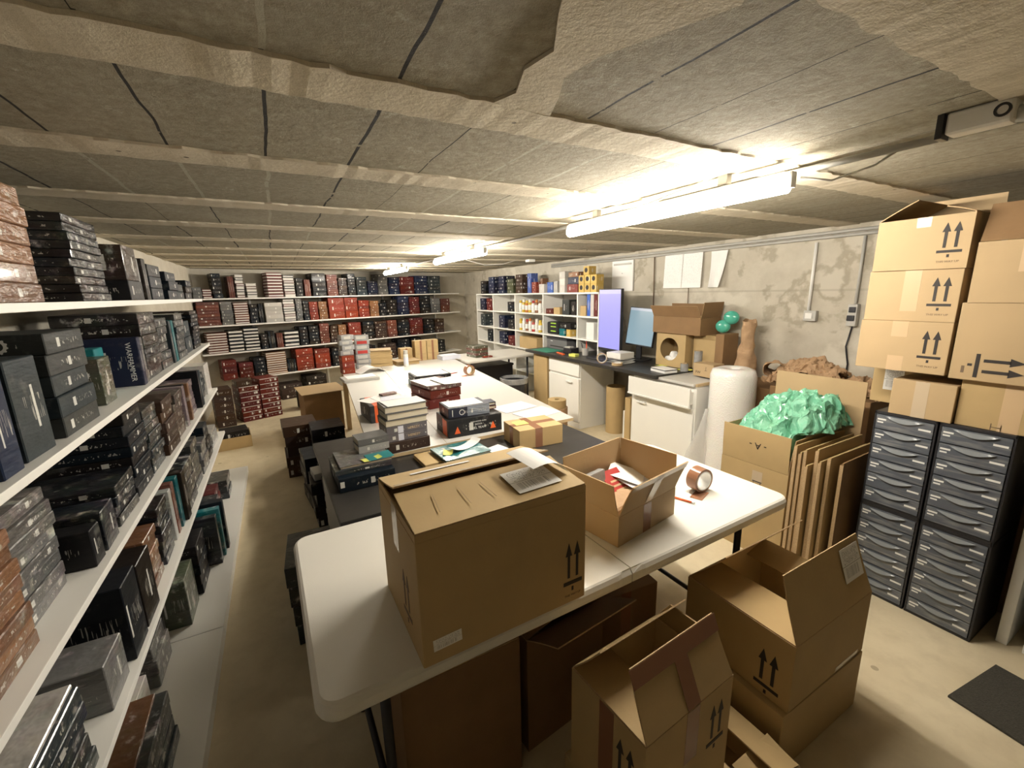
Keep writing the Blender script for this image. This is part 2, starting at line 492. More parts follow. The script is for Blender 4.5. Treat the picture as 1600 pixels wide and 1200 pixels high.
def rib(y0, y1, seed):
    bm = bmesh.new()
    r = random.Random(seed)
    n = 150
    ring = []
    for i in range(n + 1):
        x = -1.0 + 4.75 * i / n
        a = y0 + r.uniform(-0.006, 0.006); b = y1 + r.uniform(-0.006, 0.006)
        z = H - 0.006 - r.uniform(0, 0.002)
        ring.append([bm.verts.new(p) for p in ((x, a, H + 0.02), (x, a + 0.008, z), (x, b - 0.008, z), (x, b, H + 0.02))])
    for p, q in zip(ring, ring[1:]):
        for k in range(3):
            bm.faces.new((p[k], q[k], q[k + 1], p[k + 1]))
    o = obj('ceiling_rib', bm, 'rib'); o['kind'] = 'structure'
for k, (a, b) in enumerate([(-3.40, -3.24), (-2.70, -2.54), (-2.0, -1.84), (-1.30, -1.15), (-0.62, -0.41), (0.10, 0.262), (0.745, 0.908), (1.49, 1.655), (2.20, 2.36), (2.92, 3.08), (3.62, 3.78),
                            (4.32, 4.48), (5.02, 5.18), (5.72, 5.88), (6.42, 6.58), (7.12, 7.28)]):
    rib(a, b, k + 3)
# mortar smeared across the pots beside the second rib
bm = bmesh.new()
r = random.Random(4)
out = [(0.43, -0.50), (0.62, -0.47), (0.70, -0.36), (0.66, -0.26), (0.61, -0.15), (0.59, -0.06), (0.62, 0.02), (0.66, 0.11), (0.50, 0.12), (0.54, 0.04), (0.50, -0.05), (0.52, -0.13), (0.47, -0.22), (0.42, -0.33)]
lo = [bm.verts.new((x + r.uniform(-.012, .012), y, H - 0.007)) for x, y in out]
hi = [bm.verts.new((v.co.x, v.co.y, H + 0.01)) for v in lo]
bm.faces.new(lo)
for i in range(len(lo)):
    j = (i + 1) % len(lo)
    bm.faces.new((lo[i], lo[j], hi[j], hi[i]))
o = obj('ceiling_mortar', bm, 'rib'); o['kind'] = 'structure'

# ------------------------------------------------------------------ lamps
def lamp(x, y0, y1, z, label):
    t = thing('strip_light', label, 'ceiling light', (x, (y0 + y1) / 2, z), 0, 'strip lights along the ceiling')
    L = (y1 - y0) / 2
    part('housing', t, 'white_plastic', [(-0.018, 0.018, -L + .02, L - .02, 0.0275, 0.045)], 0.004)
    bm = bmesh.new()
    tube(bm, [(0, -L + 0.012, 0), (0, L - 0.012, 0)], 0.027, 16)
    o = obj('diffuser', bm, 'tube', t, smooth=False); o['label'] = 'glowing white tube'
    for s in (-1, 1):
        part('end_cap', t, 'white_plastic', [(-0.015, 0.015, s * L - 0.010, s * L + 0.004, -0.012, 0.040)], 0.006)
    for s in (-0.6, 0.6):
        part('bracket', t, 'grey_plastic', [(-0.015, 0.015, s * L - 0.02, s * L + 0.02, 0.05, H - z)], 0.003)
    return t
lamp(1.61, 0.06, 1.32, 1.935, 'long bright strip light under the ceiling above the white folding table')
lamp(1.65, 2.57, 3.85, 1.935, 'middle bright strip light above the far white packing tables')
lamp(1.68, 5.15, 6.45, 1.935, 'small distant strip light in front of the red game boxes')

def wire(name, label, pts, r, mat, cat='cable', group=None, seg=8):
    bm = bmesh.new(); tube(bm, pts, r, seg)
    return tag(obj(name, bm, mat, smooth=True), label, cat, group)
wire('conduit', 'grey conduit clipped to the ceiling in line with the strip lights', [(1.72, -0.55, 1.995), (1.72, 1.4, 1.995), (1.76, 2.5, 1.995), (1.79, 4.4, 1.997), (1.8, 6.3, 2.0)], 0.011, 'grey_plastic', 'pipe')
wire('lamp_cable', 'thin white cable looping from the end of the nearest bright strip light', [(1.61, 0.03, 1.95), (1.66, -0.04, 1.93), (1.74, -0.12, 1.965), (1.80, -0.16, 2.012)], 0.0035, 'white_plastic')
wire('lamp_cable', 'thin white cable drooping over the top of the bright strip light', [(1.55, 1.0, 2.012), (1.53, 0.85, 1.975), (1.52, 0.62, 1.965), (1.53, 0.42, 1.99), (1.55, 0.3, 2.012)], 0.003, 'white_plastic')
wire('ceiling_cable', 'white cable sagging between clips under the far ceiling', [(2.25, 4.4, 2.01), (2.5, 4.38, 1.95), (2.75, 4.36, 1.96), (2.95, 4.34, 2.012)], 0.004, 'white_plastic')

# pipe fitting on the ceiling at the frame's side
t = thing('pipe_fitting', 'grey plastic pipe fitting with an open socket under the ceiling beam', 'pipe', (1.612, -0.40, 1.985))
part('fitting_body', t, 'white_plastic', [(-0.028, 0.028, -0.045, 0.075, -0.020, 0.0345)], 0.014, seg=3)
bm = bmesh.new(); tube(bm, [(0.005, -0.03, 0.002), (0.03, -0.075, -0.002), (0.12, -0.13, -0.004), (0.42, -0.17, -0.004)], 0.019, 14)
obj('pipe', bm, 'grey_plastic', t, smooth=True)
bm = bmesh.new(); ringtube(bm, 0.015, 0.010, 0.014, 20)
obj('socket', bm, 'dark_metal', t, (-0.032, -0.026, 0.008), (0, pi / 2, 0))
part('clamp', t, 'black_plastic', [(-0.03, 0.02, 0.078, 0.092, -0.024, 0.0345)], 0.003)
tag(part('smoke_detector', None, 'white_plastic', [(-0.05, 0.05, -0.05, 0.05, -0.035, 0)], 0.012, loc=(3.12, 4.25, H)), 'small white detector box under the ceiling above the shelf of grey bins', 'detector')

# conduits, boxes and papers on the cement wall
for dz, lab in ((1.975, 'upper grey conduit along the top of the cement wall'), (1.945, 'lower grey conduit along the top of the cement wall')):
    wire('conduit', lab, [(3.70, -0.6, dz), (3.70, 2.2, dz), (3.70, 4.6, dz)], 0.012, 'grey_plastic', 'pipe')
t = thing('light_switch', 'grey surface switch at the foot of a white conduit on the stained wall', 'switch', (3.72, 1.0, 1.365))
part('switch_box', t, 'grey_plastic', [(-0.04, 0, -0.055, 0.035, -0.04, 0.04)], 0.006)
part('rocker', t, 'white_plastic', [(-0.046, -0.038, -0.03, 0.02, -0.022, 0.022)], 0.003)
bm = bmesh.new(); tube(bm, [(-0.018, 0.012, 0.04), (-0.018, 0.012, 0.55)], 0.011, 10); obj('conduit_drop', bm, 'white_plastic', t, smooth=True)
t = thing('junction_box', 'corroded cable junction beside the carton stacks on the cement wall', 'junction box', (3.72, 0.705, 1.40))
part('box_body', t, 'grey_plastic', [(-0.05, 0, -0.03, 0.03, -0.10, 0.06)], 0.012)
part('terminal', t, 'dark_metal', [(-0.062, -0.045, -0.02, 0.025, -0.06, -0.02)], 0.006)
part('terminal', t, 'dark_metal', [(-0.062, -0.045, -0.022, 0.018, 0.0, 0.04)], 0.006)
bm = bmesh.new(); tube(bm, [(-0.015, 0, 0.06), (-0.015, 0, 0.53)], 0.010, 8); obj('conduit_drop', bm, 'grey_plastic', t, smooth=True)
bm = bmesh.new(); tube(bm, [(-0.015, 0, -0.10), (-0.02, 0.02, -0.25), (-0.015, -0.005, -0.38), (-0.015, 0, -0.55)], 0.006, 8); obj('cable', bm, 'dark_metal', t, smooth=True)
wire('cable_loop', 'black cable loop hanging under the conduits by the carton stack', [(3.70, 0.60, 1.94), (3.69, 0.61, 1.80), (3.685, 0.58, 1.74), (3.68, 0.52, 1.735), (3.70, 0.47, 1.80)], 0.009, 'black_plastic')
wire('cable_drop', 'thin dark cable running down the wall behind the monitors', [(3.705, 2.62, 1.94), (3.705, 2.60, 1.2)], 0.006, 'ink_soft')
wire('cable_drop', 'thin dark cable running down the wall under the pinned papers', [(3.71, 2.16, 1.6), (3.71, 2.15, 1.05)], 0.004, 'ink_soft')

def wall_sheet(name, label, y0, y1, z0, z1, mat, curl=0.0, cat='paper', group=None):
    bm = bmesh.new()
    n = 12
    rows = []
    for i in range(n + 1):
        f = i / n
        z = z1 + (z0 - z1) * f
        rows.append([bm.verts.new((3.705 - 0.012 * f - curl * f * f * abs(2 * g - 1) ** 1.5, y0 + (y1 - y0) * g + curl * 0.9 * f * (g - 0.5) * -1.4, z)) for g in (0, .17, .33, .5, .67, .83, 1)])
    for a, b in zip(rows, rows[1:]):
        for k in range(6):
            bm.faces.new((a[k], a[k + 1], b[k + 1], b[k]))
    thicken(bm, 0.0012)
    return tag(obj(name, bm, mat), label, cat, group)
wall_sheet('wall_paper_sheet', 'white drawing pinned on the cement wall, beside the calendar', 2.24, 2.47, 1.60, 1.945, 'doc', 0.0, group='papers pinned on the cement wall')
wall_sheet('wall_paper_sheet', 'white drawing pinned on the cement wall, middle of the three', 2.01, 2.235, 1.60, 1.945, 'doc', 0.0, group='papers pinned on the cement wall')
wall_sheet('wall_paper_sheet', 'curled white drawing hanging askew on the cement wall', 1.75, 1.92, 1.60, 1.93, 'paper', 0.05, group='papers pinned on the cement wall')
t = thing('calendar', 'white wall calendar hanging above the tall violet monitor', 'calendar', (3.70, 3.10, 1.93))
part('sheet', t, 'doc', [(-0.006, 0.012, -0.175, 0.175, -0.35, 0.0)])
part('header_strip', t, 'grey_plastic', [(-0.009, -0.005, -0.15, 0.15, -0.052, -0.03)])
part('pin', t, 'steel', [(-0.012, -0.005, -0.004, 0.004, -0.15, -0.142)])

# ------------------------------------------------------------------ shelving
LZ = [1.60, 1.225, 0.83, 0.43, 0.06]
XF = -0.50
t = thing('shelving', 'white long shelving of five boards along the side wall full of black boxes', 'shelves', (-0.95, 1.7, 0))
for i, z in enumerate(LZ[:4]):
    part('shelf_board', t, 'melamine', [(0.0, 0.45, -2.1, 1.95, z - 0.022, z)], 0.002)
part('base_board', t, 'melamine', [(0.0, 0.58, -2.1, -0.322, 0.0, 0.06)], 0.002)
part('base_board', t, 'melamine', [(0.0, 0.58, -0.318, 1.95, 0.0, 0.06)], 0.002)
t = thing('shelving', 'white wide shelving along the far wall full of red and black game boxes', 'shelves', (-0.75, 6.45, 0), BW)
for z in LZ[:4]:
    part('shelf_board', t, 'melamine', [(-0.18 if z > 0.5 else 0.5, 4.3, 0.0, 0.33, z - 0.02, z)], 0.002)
for x in (0.55, 1.6, 2.75, 3.9):
    part('upright', t, 'white_plastic', [(x, x + 0.03, 0.33, 0.358, 0, 1.75)], 0.002)
UZ = [1.575, 1.293, 1.017, 0.753, 0.40]
UY = [3.05, 3.45, 4.23, 5.03, 5.80, 6.47]
t = thing('cube_shelving', 'white pigeonhole shelving with square bays along the wall beyond the desk', 'shelves', (3.30, 0, 0))
for z in UZ:
    part('shelf_board', t, 'melamine', [(0.0, 0.34, UY[0] if z > .84 else UY[2], UY[-1], z - 0.02, z)], 0.0015)
for y in UY:
    part('upright', t, 'melamine', [(0.002, 0.34, y - 0.01, y + 0.01, 0.0 if y > 4.2 else 0.8368, 1.553)], 0.0015)
part('back_panel', t, 'grey_plastic', [(0.34, 0.352, UY[0], UY[2], 0.838, 1.553), (0.34, 0.352, UY[2], UY[-1], 0.05, 1.553)])

# ------------------------------------------------------------------ tables
def rounded_slab(bm, x0, x1, y0, y1, z0, z1, r, lip=0.006):
    def loop(z, ins):
        vs = []
        rr = r - ins
        for cx, cy, a0 in ((x1 - r, y0 + r, -pi / 2), (x1 - r, y1 - r, 0), (x0 + r, y1 - r, pi / 2), (x0 + r, y0 + r, pi)):
            for k in range(7):
                a = a0 + pi / 2 * k / 6
                vs.append(bm.verts.new((cx + rr * cos(a), cy + rr * sin(a), z)))
        return vs
    loops = [loop(z0, 0.004), loop(z0 + 0.01, 0.0), loop(z1 - 0.016, 0.0), loop(z1 - 0.004, lip), loop(z1, lip + 0.008)]
    for a, b in zip(loops, loops[1:]):
        for i in range(len(a)):
            bm.faces.new((a[i], a[(i + 1) % len(a)], b[(i + 1) % len(b)], b[i]))
    bm.faces.new(loops[0][::-1]); bm.faces.new(loops[-1])
TR = 0.022
t = thing('folding_table', 'white plastic folding table carrying the big brown shipping box', 'table', (0, 0, 0), TR)
for a, b in ((0.0, 0.913), (0.917, 1.83)):
    bm = bmesh.new()
    rounded_slab(bm, a, b, 0.0, 0.78, 0.695, 0.74, 0.055)
    # square off the halves where they meet
    for v in bm.verts:
        if a == 0.0 and v.co.x > b - 0.06: v.co.x = b if v.co.x > b - 0.03 else v.co.x
        if a > 0 and v.co.x < a + 0.06: v.co.x = a if v.co.x < a + 0.03 else v.co.x
        if (a == 0.0 and v.co.x > b - 0.07) or (a > 0 and v.co.x < a + 0.07):
            if v.co.y < 0.06: v.co.y = min(v.co.y, 0.012 if v.co.z > 0.73 else 0.002)
            if v.co.y > 0.72: v.co.y = max(v.co.y, 0.768 if v.co.z > 0.73 else 0.778)
    obj('table_leaf', bm, 'table_plastic', t)
def bar(p, name, pts, r, mat):
    bm = bmesh.new(); tube(bm, pts, r, 10)
    return obj(name, bm, mat, p, smooth=True)
for x in (0.16, 1.67):
    for y in (0.12, 0.66):
        bar(t, 'leg', [(x, y, 0.69), (x, y, 0.0)], 0.014, 'dark_metal')
    bar(t, 'cross_bar', [(x, 0.12, 0.14), (x, 0.66, 0.14)], 0.011, 'dark_metal')
    bar(t, 'cross_bar', [(x, 0.12, 0.60), (x, 0.66, 0.60)], 0.011, 'dark_metal')
    s = 1 if x < 1 else -1
    bar(t, 'brace', [(x, 0.39, 0.60), (x + s * 0.30, 0.39, 0.692)], 0.010, 'dark_metal')
for y in (0.05, 0.73):
    part('side_rail', t, 'dark_metal', [(0.06, 1.77, y - 0.012, y + 0.012, 0.668, 0.694)], 0.003)

t = thing('black_table', 'black-topped table between the white folding table and the white packing tables', 'table', (0, 0, 0), TR)
part('table_top', t, 'black_top', [(0.17, 1.64, 0.80, 1.86, 0.705, 0.738)], 0.003)
part('side_panel', t, 'grey_plastic', [(0.20, 0.222, 0.82, 1.82, 0.0, 0.704)], 0.002)
part('side_panel', t, 'black_plastic', [(1.58, 1.602, 0.86, 1.80, 0.0, 0.704)], 0.002)
part('front_panel', t, 'black_fabric', [(0.223, 1.579, 0.84, 0.86, 0.06, 0.704)], 0.002)

def quad_top(name, label, pts, z0, z1, legs):
    cx = sum(p[0] for p in pts) / 4; cy = sum(p[1] for p in pts) / 4
    t = thing(name, label, 'table', (cx, cy, 0), 0, 'white packing tables')
    bm = bmesh.new()
    lo = [bm.verts.new((x - cx, y - cy, z0)) for x, y in pts]
    hi = [bm.verts.new((x - cx, y - cy, z1)) for x, y in pts]
    bm.faces.new(hi).material_index = 0
    bm.faces.new(lo[::-1]).material_index = 1
    for i in range(4):
        j = (i + 1) % 4
        bm.faces.new((lo[i], lo[j], hi[j], hi[i])).material_index = 1
    obj('table_top', bm, ['white_laminate', 'wood_edge'], t)
    for x, y in legs:
        part('leg', t, 'wood_edge', [(x - cx - 0.025, x - cx + 0.025, y - cy - 0.025, y - cy + 0.025, 0.0, z0)], 0.002)
quad_top('packing_table', 'narrow white packing table along the aisle with stacks of papers', [(0.385, 1.362), (0.798, 1.368), (1.085, 4.62), (0.64, 4.60)], 0.742, 0.762,
         [(0.66, 4.5), (1.02, 4.5), (0.60, 2.6), (0.80, 2.6)])
quad_top('packing_table', 'broad white packing table with the lone roll of brown tape', [(0.800, 1.368), (1.705, 1.385), (2.03, 4.64), (1.088, 4.62)], 0.742, 0.762,
         [(1.15, 4.5), (2.08, 4.5), (1.78, 2.3), (0.95, 2.3)])
t = thing('back_table', 'grey-white table carrying a stack of red and green boxes before the cube shelving', 'table', (2.11, 4.19, 0), 0.09)
bm = bmesh.new(); rounded_slab(bm, 0, 1.15, 0, 0.68, 0.70, 0.74, 0.06); obj('table_top', bm, 'table_plastic', t)
for x in (0.12, 1.03):
    for y in (0.1, 0.58):
        bar(t, 'leg', [(x, y, 0.70), (x, y, 0)], 0.014, 'dark_metal')

# ------------------------------------------------------------------ desk and base cabinets
t = thing('desk', 'long black worktop with the two monitors lying over white base cabinets', 'worktop', (2.95, 1.83, 0.80))
part('slab', t, 'black_top', [(0.0, 0.76, 0.0, 2.30, 0.0, 0.036)], 0.003)
def base_cabinet(label, y0, y1, open_drawer, hy):
    w = y1 - y0
    t = thing('base_cabinet', label, 'cabinet', (2.99, y0, 0), 0, 'white base cabinets under the desk')
    part('carcass', t, 'melamine', [(0.02, 0.52, 0.0, w, 0.0, 0.798)], 0.003)
    part('plinth', t, 'melamine', [(0.012, 0.02, 0.012, w - 0.012, 0.0, 0.07)], 0.001)
    d = part('door', t, 'melamine', [(0.0, 0.0185, 0.008, w - 0.008, 0.085, 0.60)], 0.003)
    part('handle', d, 'white_plastic', [(-0.022, 0.001, hy - 0.055, hy + 0.055, 0.535, 0.555)], 0.009, seg=3)
    d = part('drawer', t, 'melamine', [(-open_drawer, 0.0185 - open_drawer, 0.008, w - 0.008, 0.625, 0.785)] +
             ([(0.019 - open_drawer, 0.06, 0.03, 0.045, 0.64, 0.75)] if open_drawer else []), 0.003)
    if open_drawer:
        part('drawer_lip', d, 'white_plastic', [(-open_drawer - 0.008, 0.0185 - open_drawer, 0.006, w - 0.006, 0.618, 0.632)], 0.002)
    return t
base_cabinet('white base cabinet with a half-open drawer beside the bubble wrap roll', 1.44, 2.16, 0.055, 0.58)
base_cabinet('white base cabinet with a shut drawer at the far end of the desk', 2.99, 3.62, 0.0, 0.18)
t = thing('cabinet_lid', 'white slab with a wooden edge on the cabinet by the bubble wrap', 'board', (2.98, 1.43, 0.7985))
part('slab', t, 'white_laminate', [(0.0, 0.50, 0.02, 0.395, 0.0, 0.022)], 0.002)
part('edge_strip', t, 'wood_edge', [(0.02, 0.52, 0.0, 0.019, 0.0, 0.022)], 0.001)
tag(part('upright_carton', None, 'cardboard', [(0, 0.36, 0, 0.32, 0, 0.795)], 0.004, loc=(2.99, 3.66, 0)), 'tan upright carton filling the far end under the black worktop', 'carton')

# ------------------------------------------------------------------ boxed games and books
CK = {'k': ((.009, .009, .011), 'black'), 'c': ((.026, .034, .038), 'charcoal'), 'g': ((.13, .13, .13), 'grey'), 'o': ((.22, .105, .05), 'orange-brown'),
      'm': ((.17, .13, .15), 'mauve'), 'b': ((.045, .025, .017), 'dark brown'), 't': ((.01, .15, .17), 'teal'), 'n': ((.014, .018, .045), 'navy'),
      'w': ((.55, .53, .50), 'white'), 'r': ((.105, .014, .011), 'dark red'), 'R': ((.21, .030, .014), 'orange-red'), 'e': ((.135, .042, .028), 'rust-red'),
      'v': ((.07, .08, .045), 'olive'), 'l': ((.34, .34, .33), 'pale grey'), 'y': ((.55, .38, .10), 'yellow'), 'u': ((.04, .10, .38), 'blue')}
_bx = {}
def gmesh(name, sx, sy, sz, mat, bev=0.0025):
    k = (name, round(sx, 3), round(sy, 3), round(sz, 3), mat)
    if k not in _bx:
        bm = bmesh.new()
        box(bm, -sx / 2, sx / 2, -sy / 2, sy / 2, 0, sz)
        bevel(bm, min(bev, sz * 0.2), 1)
        _bx[k] = to_mesh(name, bm, mat)
    return _bx[k]
def bookmesh(name, sx, sy, sz, mat):           # cover slabs with a page block showing on three sides, spine on +x
    k = (name, 'book', round(sx, 3), round(sy, 3), round(sz, 3), mat)
    if k not in _bx:
        bm = bmesh.new(); c = sz * 0.26
        box(bm, -sx / 2, sx / 2, -sy / 2, sy / 2, 0, c)
        box(bm, -sx / 2, sx / 2, -sy / 2, sy / 2, sz - c, sz)
        box(bm, sx / 2 - c, sx / 2, -sy / 2, sy / 2, c, sz - c)
        box(bm, -sx / 2 + 0.004, sx / 2 - c, -sy / 2 + 0.004, sy / 2 - 0.004, c, sz - c, 1)
        _bx[k] = to_mesh(name, bm, [mat, 'white_pages'])
    return _bx[k]
def place(kind, me, loc, rz, ck, label, cat, group, vary=0.25, tilt=None):
    o = link(kind, me, None, loc, (0, 0, rz) if tilt is None else tilt)
    col = CK[ck][0]
    f = 1 + rng.uniform(-vary, vary)
    h = rng.uniform(-0.012, 0.012)
    o.color = (max(0.004, col[0] * f + h * 0.5), max(0.004, col[1] * f), max(0.004, col[2] * f - h * 0.5), 1)
    return tag(o, label, cat, group)

SIDE = ['top side shelf', 'second side shelf', 'third side shelf', 'fourth side shelf', 'bottom side shelf']
GAP = 0.0006
# y0, length along the shelf, depth, height, how many, colour, print, set back from the edge
LEFT = [
 [(.34, .235, .30, .048, 6, 'o', 'art', .02), (.585, .235, .30, .048, 6, 'o', 'art', .01), (1.16, .30, .34, .028, 10, 'k', 'art', .03),
  (1.60, .25, .26, .085, 1, 'k', 'dark', .0), (1.93, .05, .26, .20, 1, 'l', 'art', .03), (2.0, .05, .26, .205, 1, 'k', 'dark', .02), (2.07, .06, .26, .21, 1, 'k', 'art', .03),
  (2.15, .25, .28, .062, 3, 'k', 'dark', .02), (2.50, .28, .26, .055, 3, 'k', 'dark', .01), (2.85, .24, .26, .05, 2, 'c', 'dark', .02), (3.16, .24, .28, .045, 3, 'k', 'dark', .02)],
 [(.43, .085, .27, .235, 1, 'n', 'dark', .01), (.555, .14, .27, .245, 1, 'c', 'dark', .015), (.76, .26, .38, .058, 5, 'c', 'dark', .015), (1.04, .16, .24, .036, 7, 'm', 'art', .10), (1.20, .13, .09, .17, 1, 'v', 'art', .04),
  (1.40, .10, .28, .19, 1, 't', 'plain', .10), (1.60, .05, .22, .215, 1, 'n', 'dark', .01), (1.66, .05, .22, .21, 1, 'g', 'art', .015), (1.74, .30, .30, .052, 6, 'k', 'art', .02),
  (2.07, .25, .28, .045, 6, 'c', 'art', .03), (2.36, .05, .26, .25, 1, 'c', 'dark', .02), (2.42, .06, .26, .25, 1, 't', 'dark', .02), (2.52, .28, .28, .040, 7, 'c', 'art', .02),
  (2.86, .25, .30, .11, 2, 'c', 'dark', .03), (3.15, .30, .30, .028, 10, 'k', 'dark', .02)],
 [(-.16, .27, .30, .036, 7, 'm', 'art', .05), (.13, .30, .30, .036, 8, 'o', 'art', .03), (.47, .22, .20, .036, 8, 'g', 'art', .06), (.74, .07, .18, .115, 1, 'k', 'dark', .01), (.83, .12, .18, .13, 1, 'k', 'art', .01),
  (1.0, .22, .26, .036, 4, 'k', 'art', .02), (1.25, .24, .30, .042, 8, 'k', 'dark', .02), (1.52, .22, .28, .036, 8, 'c', 'art', .02), (1.77, .25, .28, .055, 5, 'b', 'dark', .01), (2.05, .22, .28, .05, 5, 'b', 'art', .01),
  (2.34, .05, .24, .25, 1, 'm', 'art', .01), (2.41, .05, .24, .25, 1, 'k', 'dark', .02), (2.50, .05, .24, .24, 1, 'o', 'art', .01), (2.60, .20, .26, .045, 5, 'm', 'art', .03), (2.85, .05, .24, .27, 1, 'k', 'dark', .0),
  (2.93, .05, .24, .26, 1, 'c', 'dark', .0), (3.05, .25, .28, .05, 4, 'c', 'dark', .03), (3.36, .22, .26, .24, 1, 'w', 'art', .02)],
 [(.14, .33, .28, .045, 5, 'c', 'art', .01), (.62, .15, .20, .15, 1, 'g', 'art', .01), (.82, .14, .20, .27, 1, 'k', 'dark', .0), (.98, .16, .20, .25, 1, 'k', 'dark', .0), (1.20, .18, .26, .038, 6, 'o', 'art', .03),
  (1.41, .18, .26, .038, 7, 'k', 'art', .02), (1.64, .05, .24, .26, 1, 'l', 'art', .02), (1.71, .05, .24, .27, 1, 'e', 'art', .02), (1.78, .06, .24, .27, 1, 't', 'art', .015), (1.86, .07, .24, .27, 1, 'k', 'dark', .0),
  (1.98, .24, .28, .05, 5, 'k', 'art', .01), (2.27, .24, .28, .048, 6, 'c', 'art', .02), (2.56, .24, .28, .05, 4, 'g', 'art', .01), (2.85, .2, .26, .05, 5, 'k', 'dark', .02), (3.15, .30, .26, .03, 4, 'l', 'art', .02)],
 [(.50, .34, .26, .05, 4, 'c', 'art', .08), (.93, .14, .2, .12, 1, 'w', 'art', .2), (1.12, .2, .24, .06, 3, 'g', 'art', .18), (1.47, .20, .10, .24, 1, 'v', 'art', .12), (1.71, .22, .24, .055, 5, 'k', 'dark', .10),
  (1.98, .05, .26, .30, 1, 'k', 'art', .04), (2.06, .05, .26, .31, 1, 't', 'art', .03), (2.14, .06, .26, .32, 1, 'k', 'dark', .02), (2.35, .24, .28, .05, 4, 'k', 'art', .10), (2.65, .2, .2, .06, 3, 'r', 'dark', .12), (2.95, .25, .26, .05, 3, 'c', 'art', .08)],
]
PR = {'art': ('print_art', 'wrapped art box'), 'dark': ('print_dark', 'printed game box'), 'plain': ('print_plain', 'plain game box')}
near_boxes = {}
for li, row in enumerate(LEFT):
    xf = (XF if li < 4 else -0.37)
    for si, (y0, L, D, h, n, ck, pr, sb) in enumerate(row):
        for k in range(n):
            mat, noun = PR[pr]
            jx, jy, jr = (rng.uniform(-.006, .006), rng.uniform(-.004, .004), rng.uniform(-.02, .02)) if n > 1 else (0, 0, rng.uniform(-.03, .03))
            me = gmesh('game_box', D, L, h, mat)
            loc = (xf - 0.012 - sb - D / 2 + jx, y0 + L / 2 + jy, LZ[li] + GAP + k * (h + GAP))
            if n > 1:
                lab = f"{CK[ck][1]} {noun}, {ordw(k + 1)} up in {ordw(si + 1)} pile on the {SIDE[li]}"
            else:
                lab = f"{CK[ck][1]} {noun} alone at {ordw(si + 1)} place on the {SIDE[li]}"
            near_boxes[(li, si, k)] = place('game_box', me, loc, jr, ck, lab, 'game box', 'game boxes on the ' + SIDE[li], 0.3 if pr == 'art' else 0.2)
def lone(kind, lab, loc, dims, ck, pr, rz=0, cat='game box', group=None):
    return place(kind, gmesh(kind, *dims, PR[pr][0]), loc, rz, ck, lab, cat, group)
lone('game_box', 'dark brown illustrated box standing on the lone black box of the top side shelf', (-0.62, 1.75, LZ[0] + .0865), (.20, .20, .15), 'b', 'art', 0.0, group='game boxes on the top side shelf')
lone('game_box', 'pale box with red splash behind the brown box on the top side shelf', (-0.80, 1.62, LZ[0] + .0865), (.12, .05, .19), 'w', 'art', 0.0, group='game boxes on the top side shelf')
lone('game_box', 'white-topped art box lying on the pile of the fourth side shelf', (-0.66, .305, LZ[3] + .2285), (.27, .32, .012), 'w', 'art', 0.02, group='game boxes on the fourth side shelf')
lone('game_box', 'orange-brown art box topping the first pile on the bottom side shelf', (-0.61, .66, LZ[4] + .2035), (.24, .33, .012), 'o', 'art', 0.02, group='game boxes on the bottom side shelf')
# printing that can be read on the boxes facing the viewer
def print_on(o, s, size, mat, face, dims, roll=0.0, off=(0, 0)):
    sx, sy, sz = dims
    e = FACE[face]
    m = Matrix.Rotation(e[2], 4, 'Z') @ Matrix.Rotation(pi / 2, 4, 'X') @ Matrix.Rotation(roll, 4, 'Z')
    pos = {'y0': (off[0], -sy / 2 - .0004, sz / 2 + off[1]), 'x1': (sx / 2 + .0004, off[0], sz / 2 + off[1])}[face]
    return link('lettering', text_mesh(s, size, mat), o, pos, m.to_euler())
print_on(near_boxes[(1, 1, 0)], 'WARHAMMER', .034, 'tape_pale', 'y0', (.27, .14, .245), -pi / 2, (.085, 0))
print_on(near_boxes[(1, 0, 0)], 'WARHAMMER', .032, 'tape_pale', 'y0', (.27, .085, .235), -pi / 2, (.09, 0))
print_on(near_boxes[(1, 6, 0)], 'WARHAMMER', .027, 'white_print', 'y0', (.22, .05, .215), -pi / 2, (.075, 0))
def emblem(o, r, mat, face, dims, off=(0, 0), teeth=12):
    bm = bmesh.new()
    n = teeth * 4
    a = [bm.verts.new(((r if (i // 2) % 2 else r * .86) * cos(2 * pi * i / n), (r if (i // 2) % 2 else r * .86) * sin(2 * pi * i / n), 0)) for i in range(n)]
    b = [bm.verts.new((r * .56 * cos(2 * pi * i / n), r * .56 * sin(2 * pi * i / n), 0)) for i in range(n)]
    for i in range(n): bm.faces.new((a[i], a[(i + 1) % n], b[(i + 1) % n], b[i]))
    thicken(bm, 0.0006)
    sx, sy, sz = dims
    pos = {'y0': (off[0], -sy / 2 - .0003, sz / 2 + off[1]), 'x1': (sx / 2 + .0003, off[0], sz / 2 + off[1])}[face]
    return obj('printed_emblem', bm, mat, o, pos, FACE[face])
emblem(near_boxes[(1, 2, 4)], .021, 'white_print', 'y0', (.38, .26, .058), (.10, 0))
emblem(near_boxes[(1, 4, 0)], .016, 'white_print', 'y0', (.09, .13, .17), (0, .03))
emblem(near_boxes[(0, 3, 0)], .022, 'white_print', 'y0', (.26, .25, .085), (.01, 0), 5)

# far wall: piles along each board
FAR = ['top far shelf', 'second far shelf', 'third far shelf', 'fourth far shelf']
cB, sB = cos(BW), sin(BW)
def far_loc(tt, d, z): return (-0.75 + tt * cB - d * sB, 6.45 + tt * sB + d * cB, z)
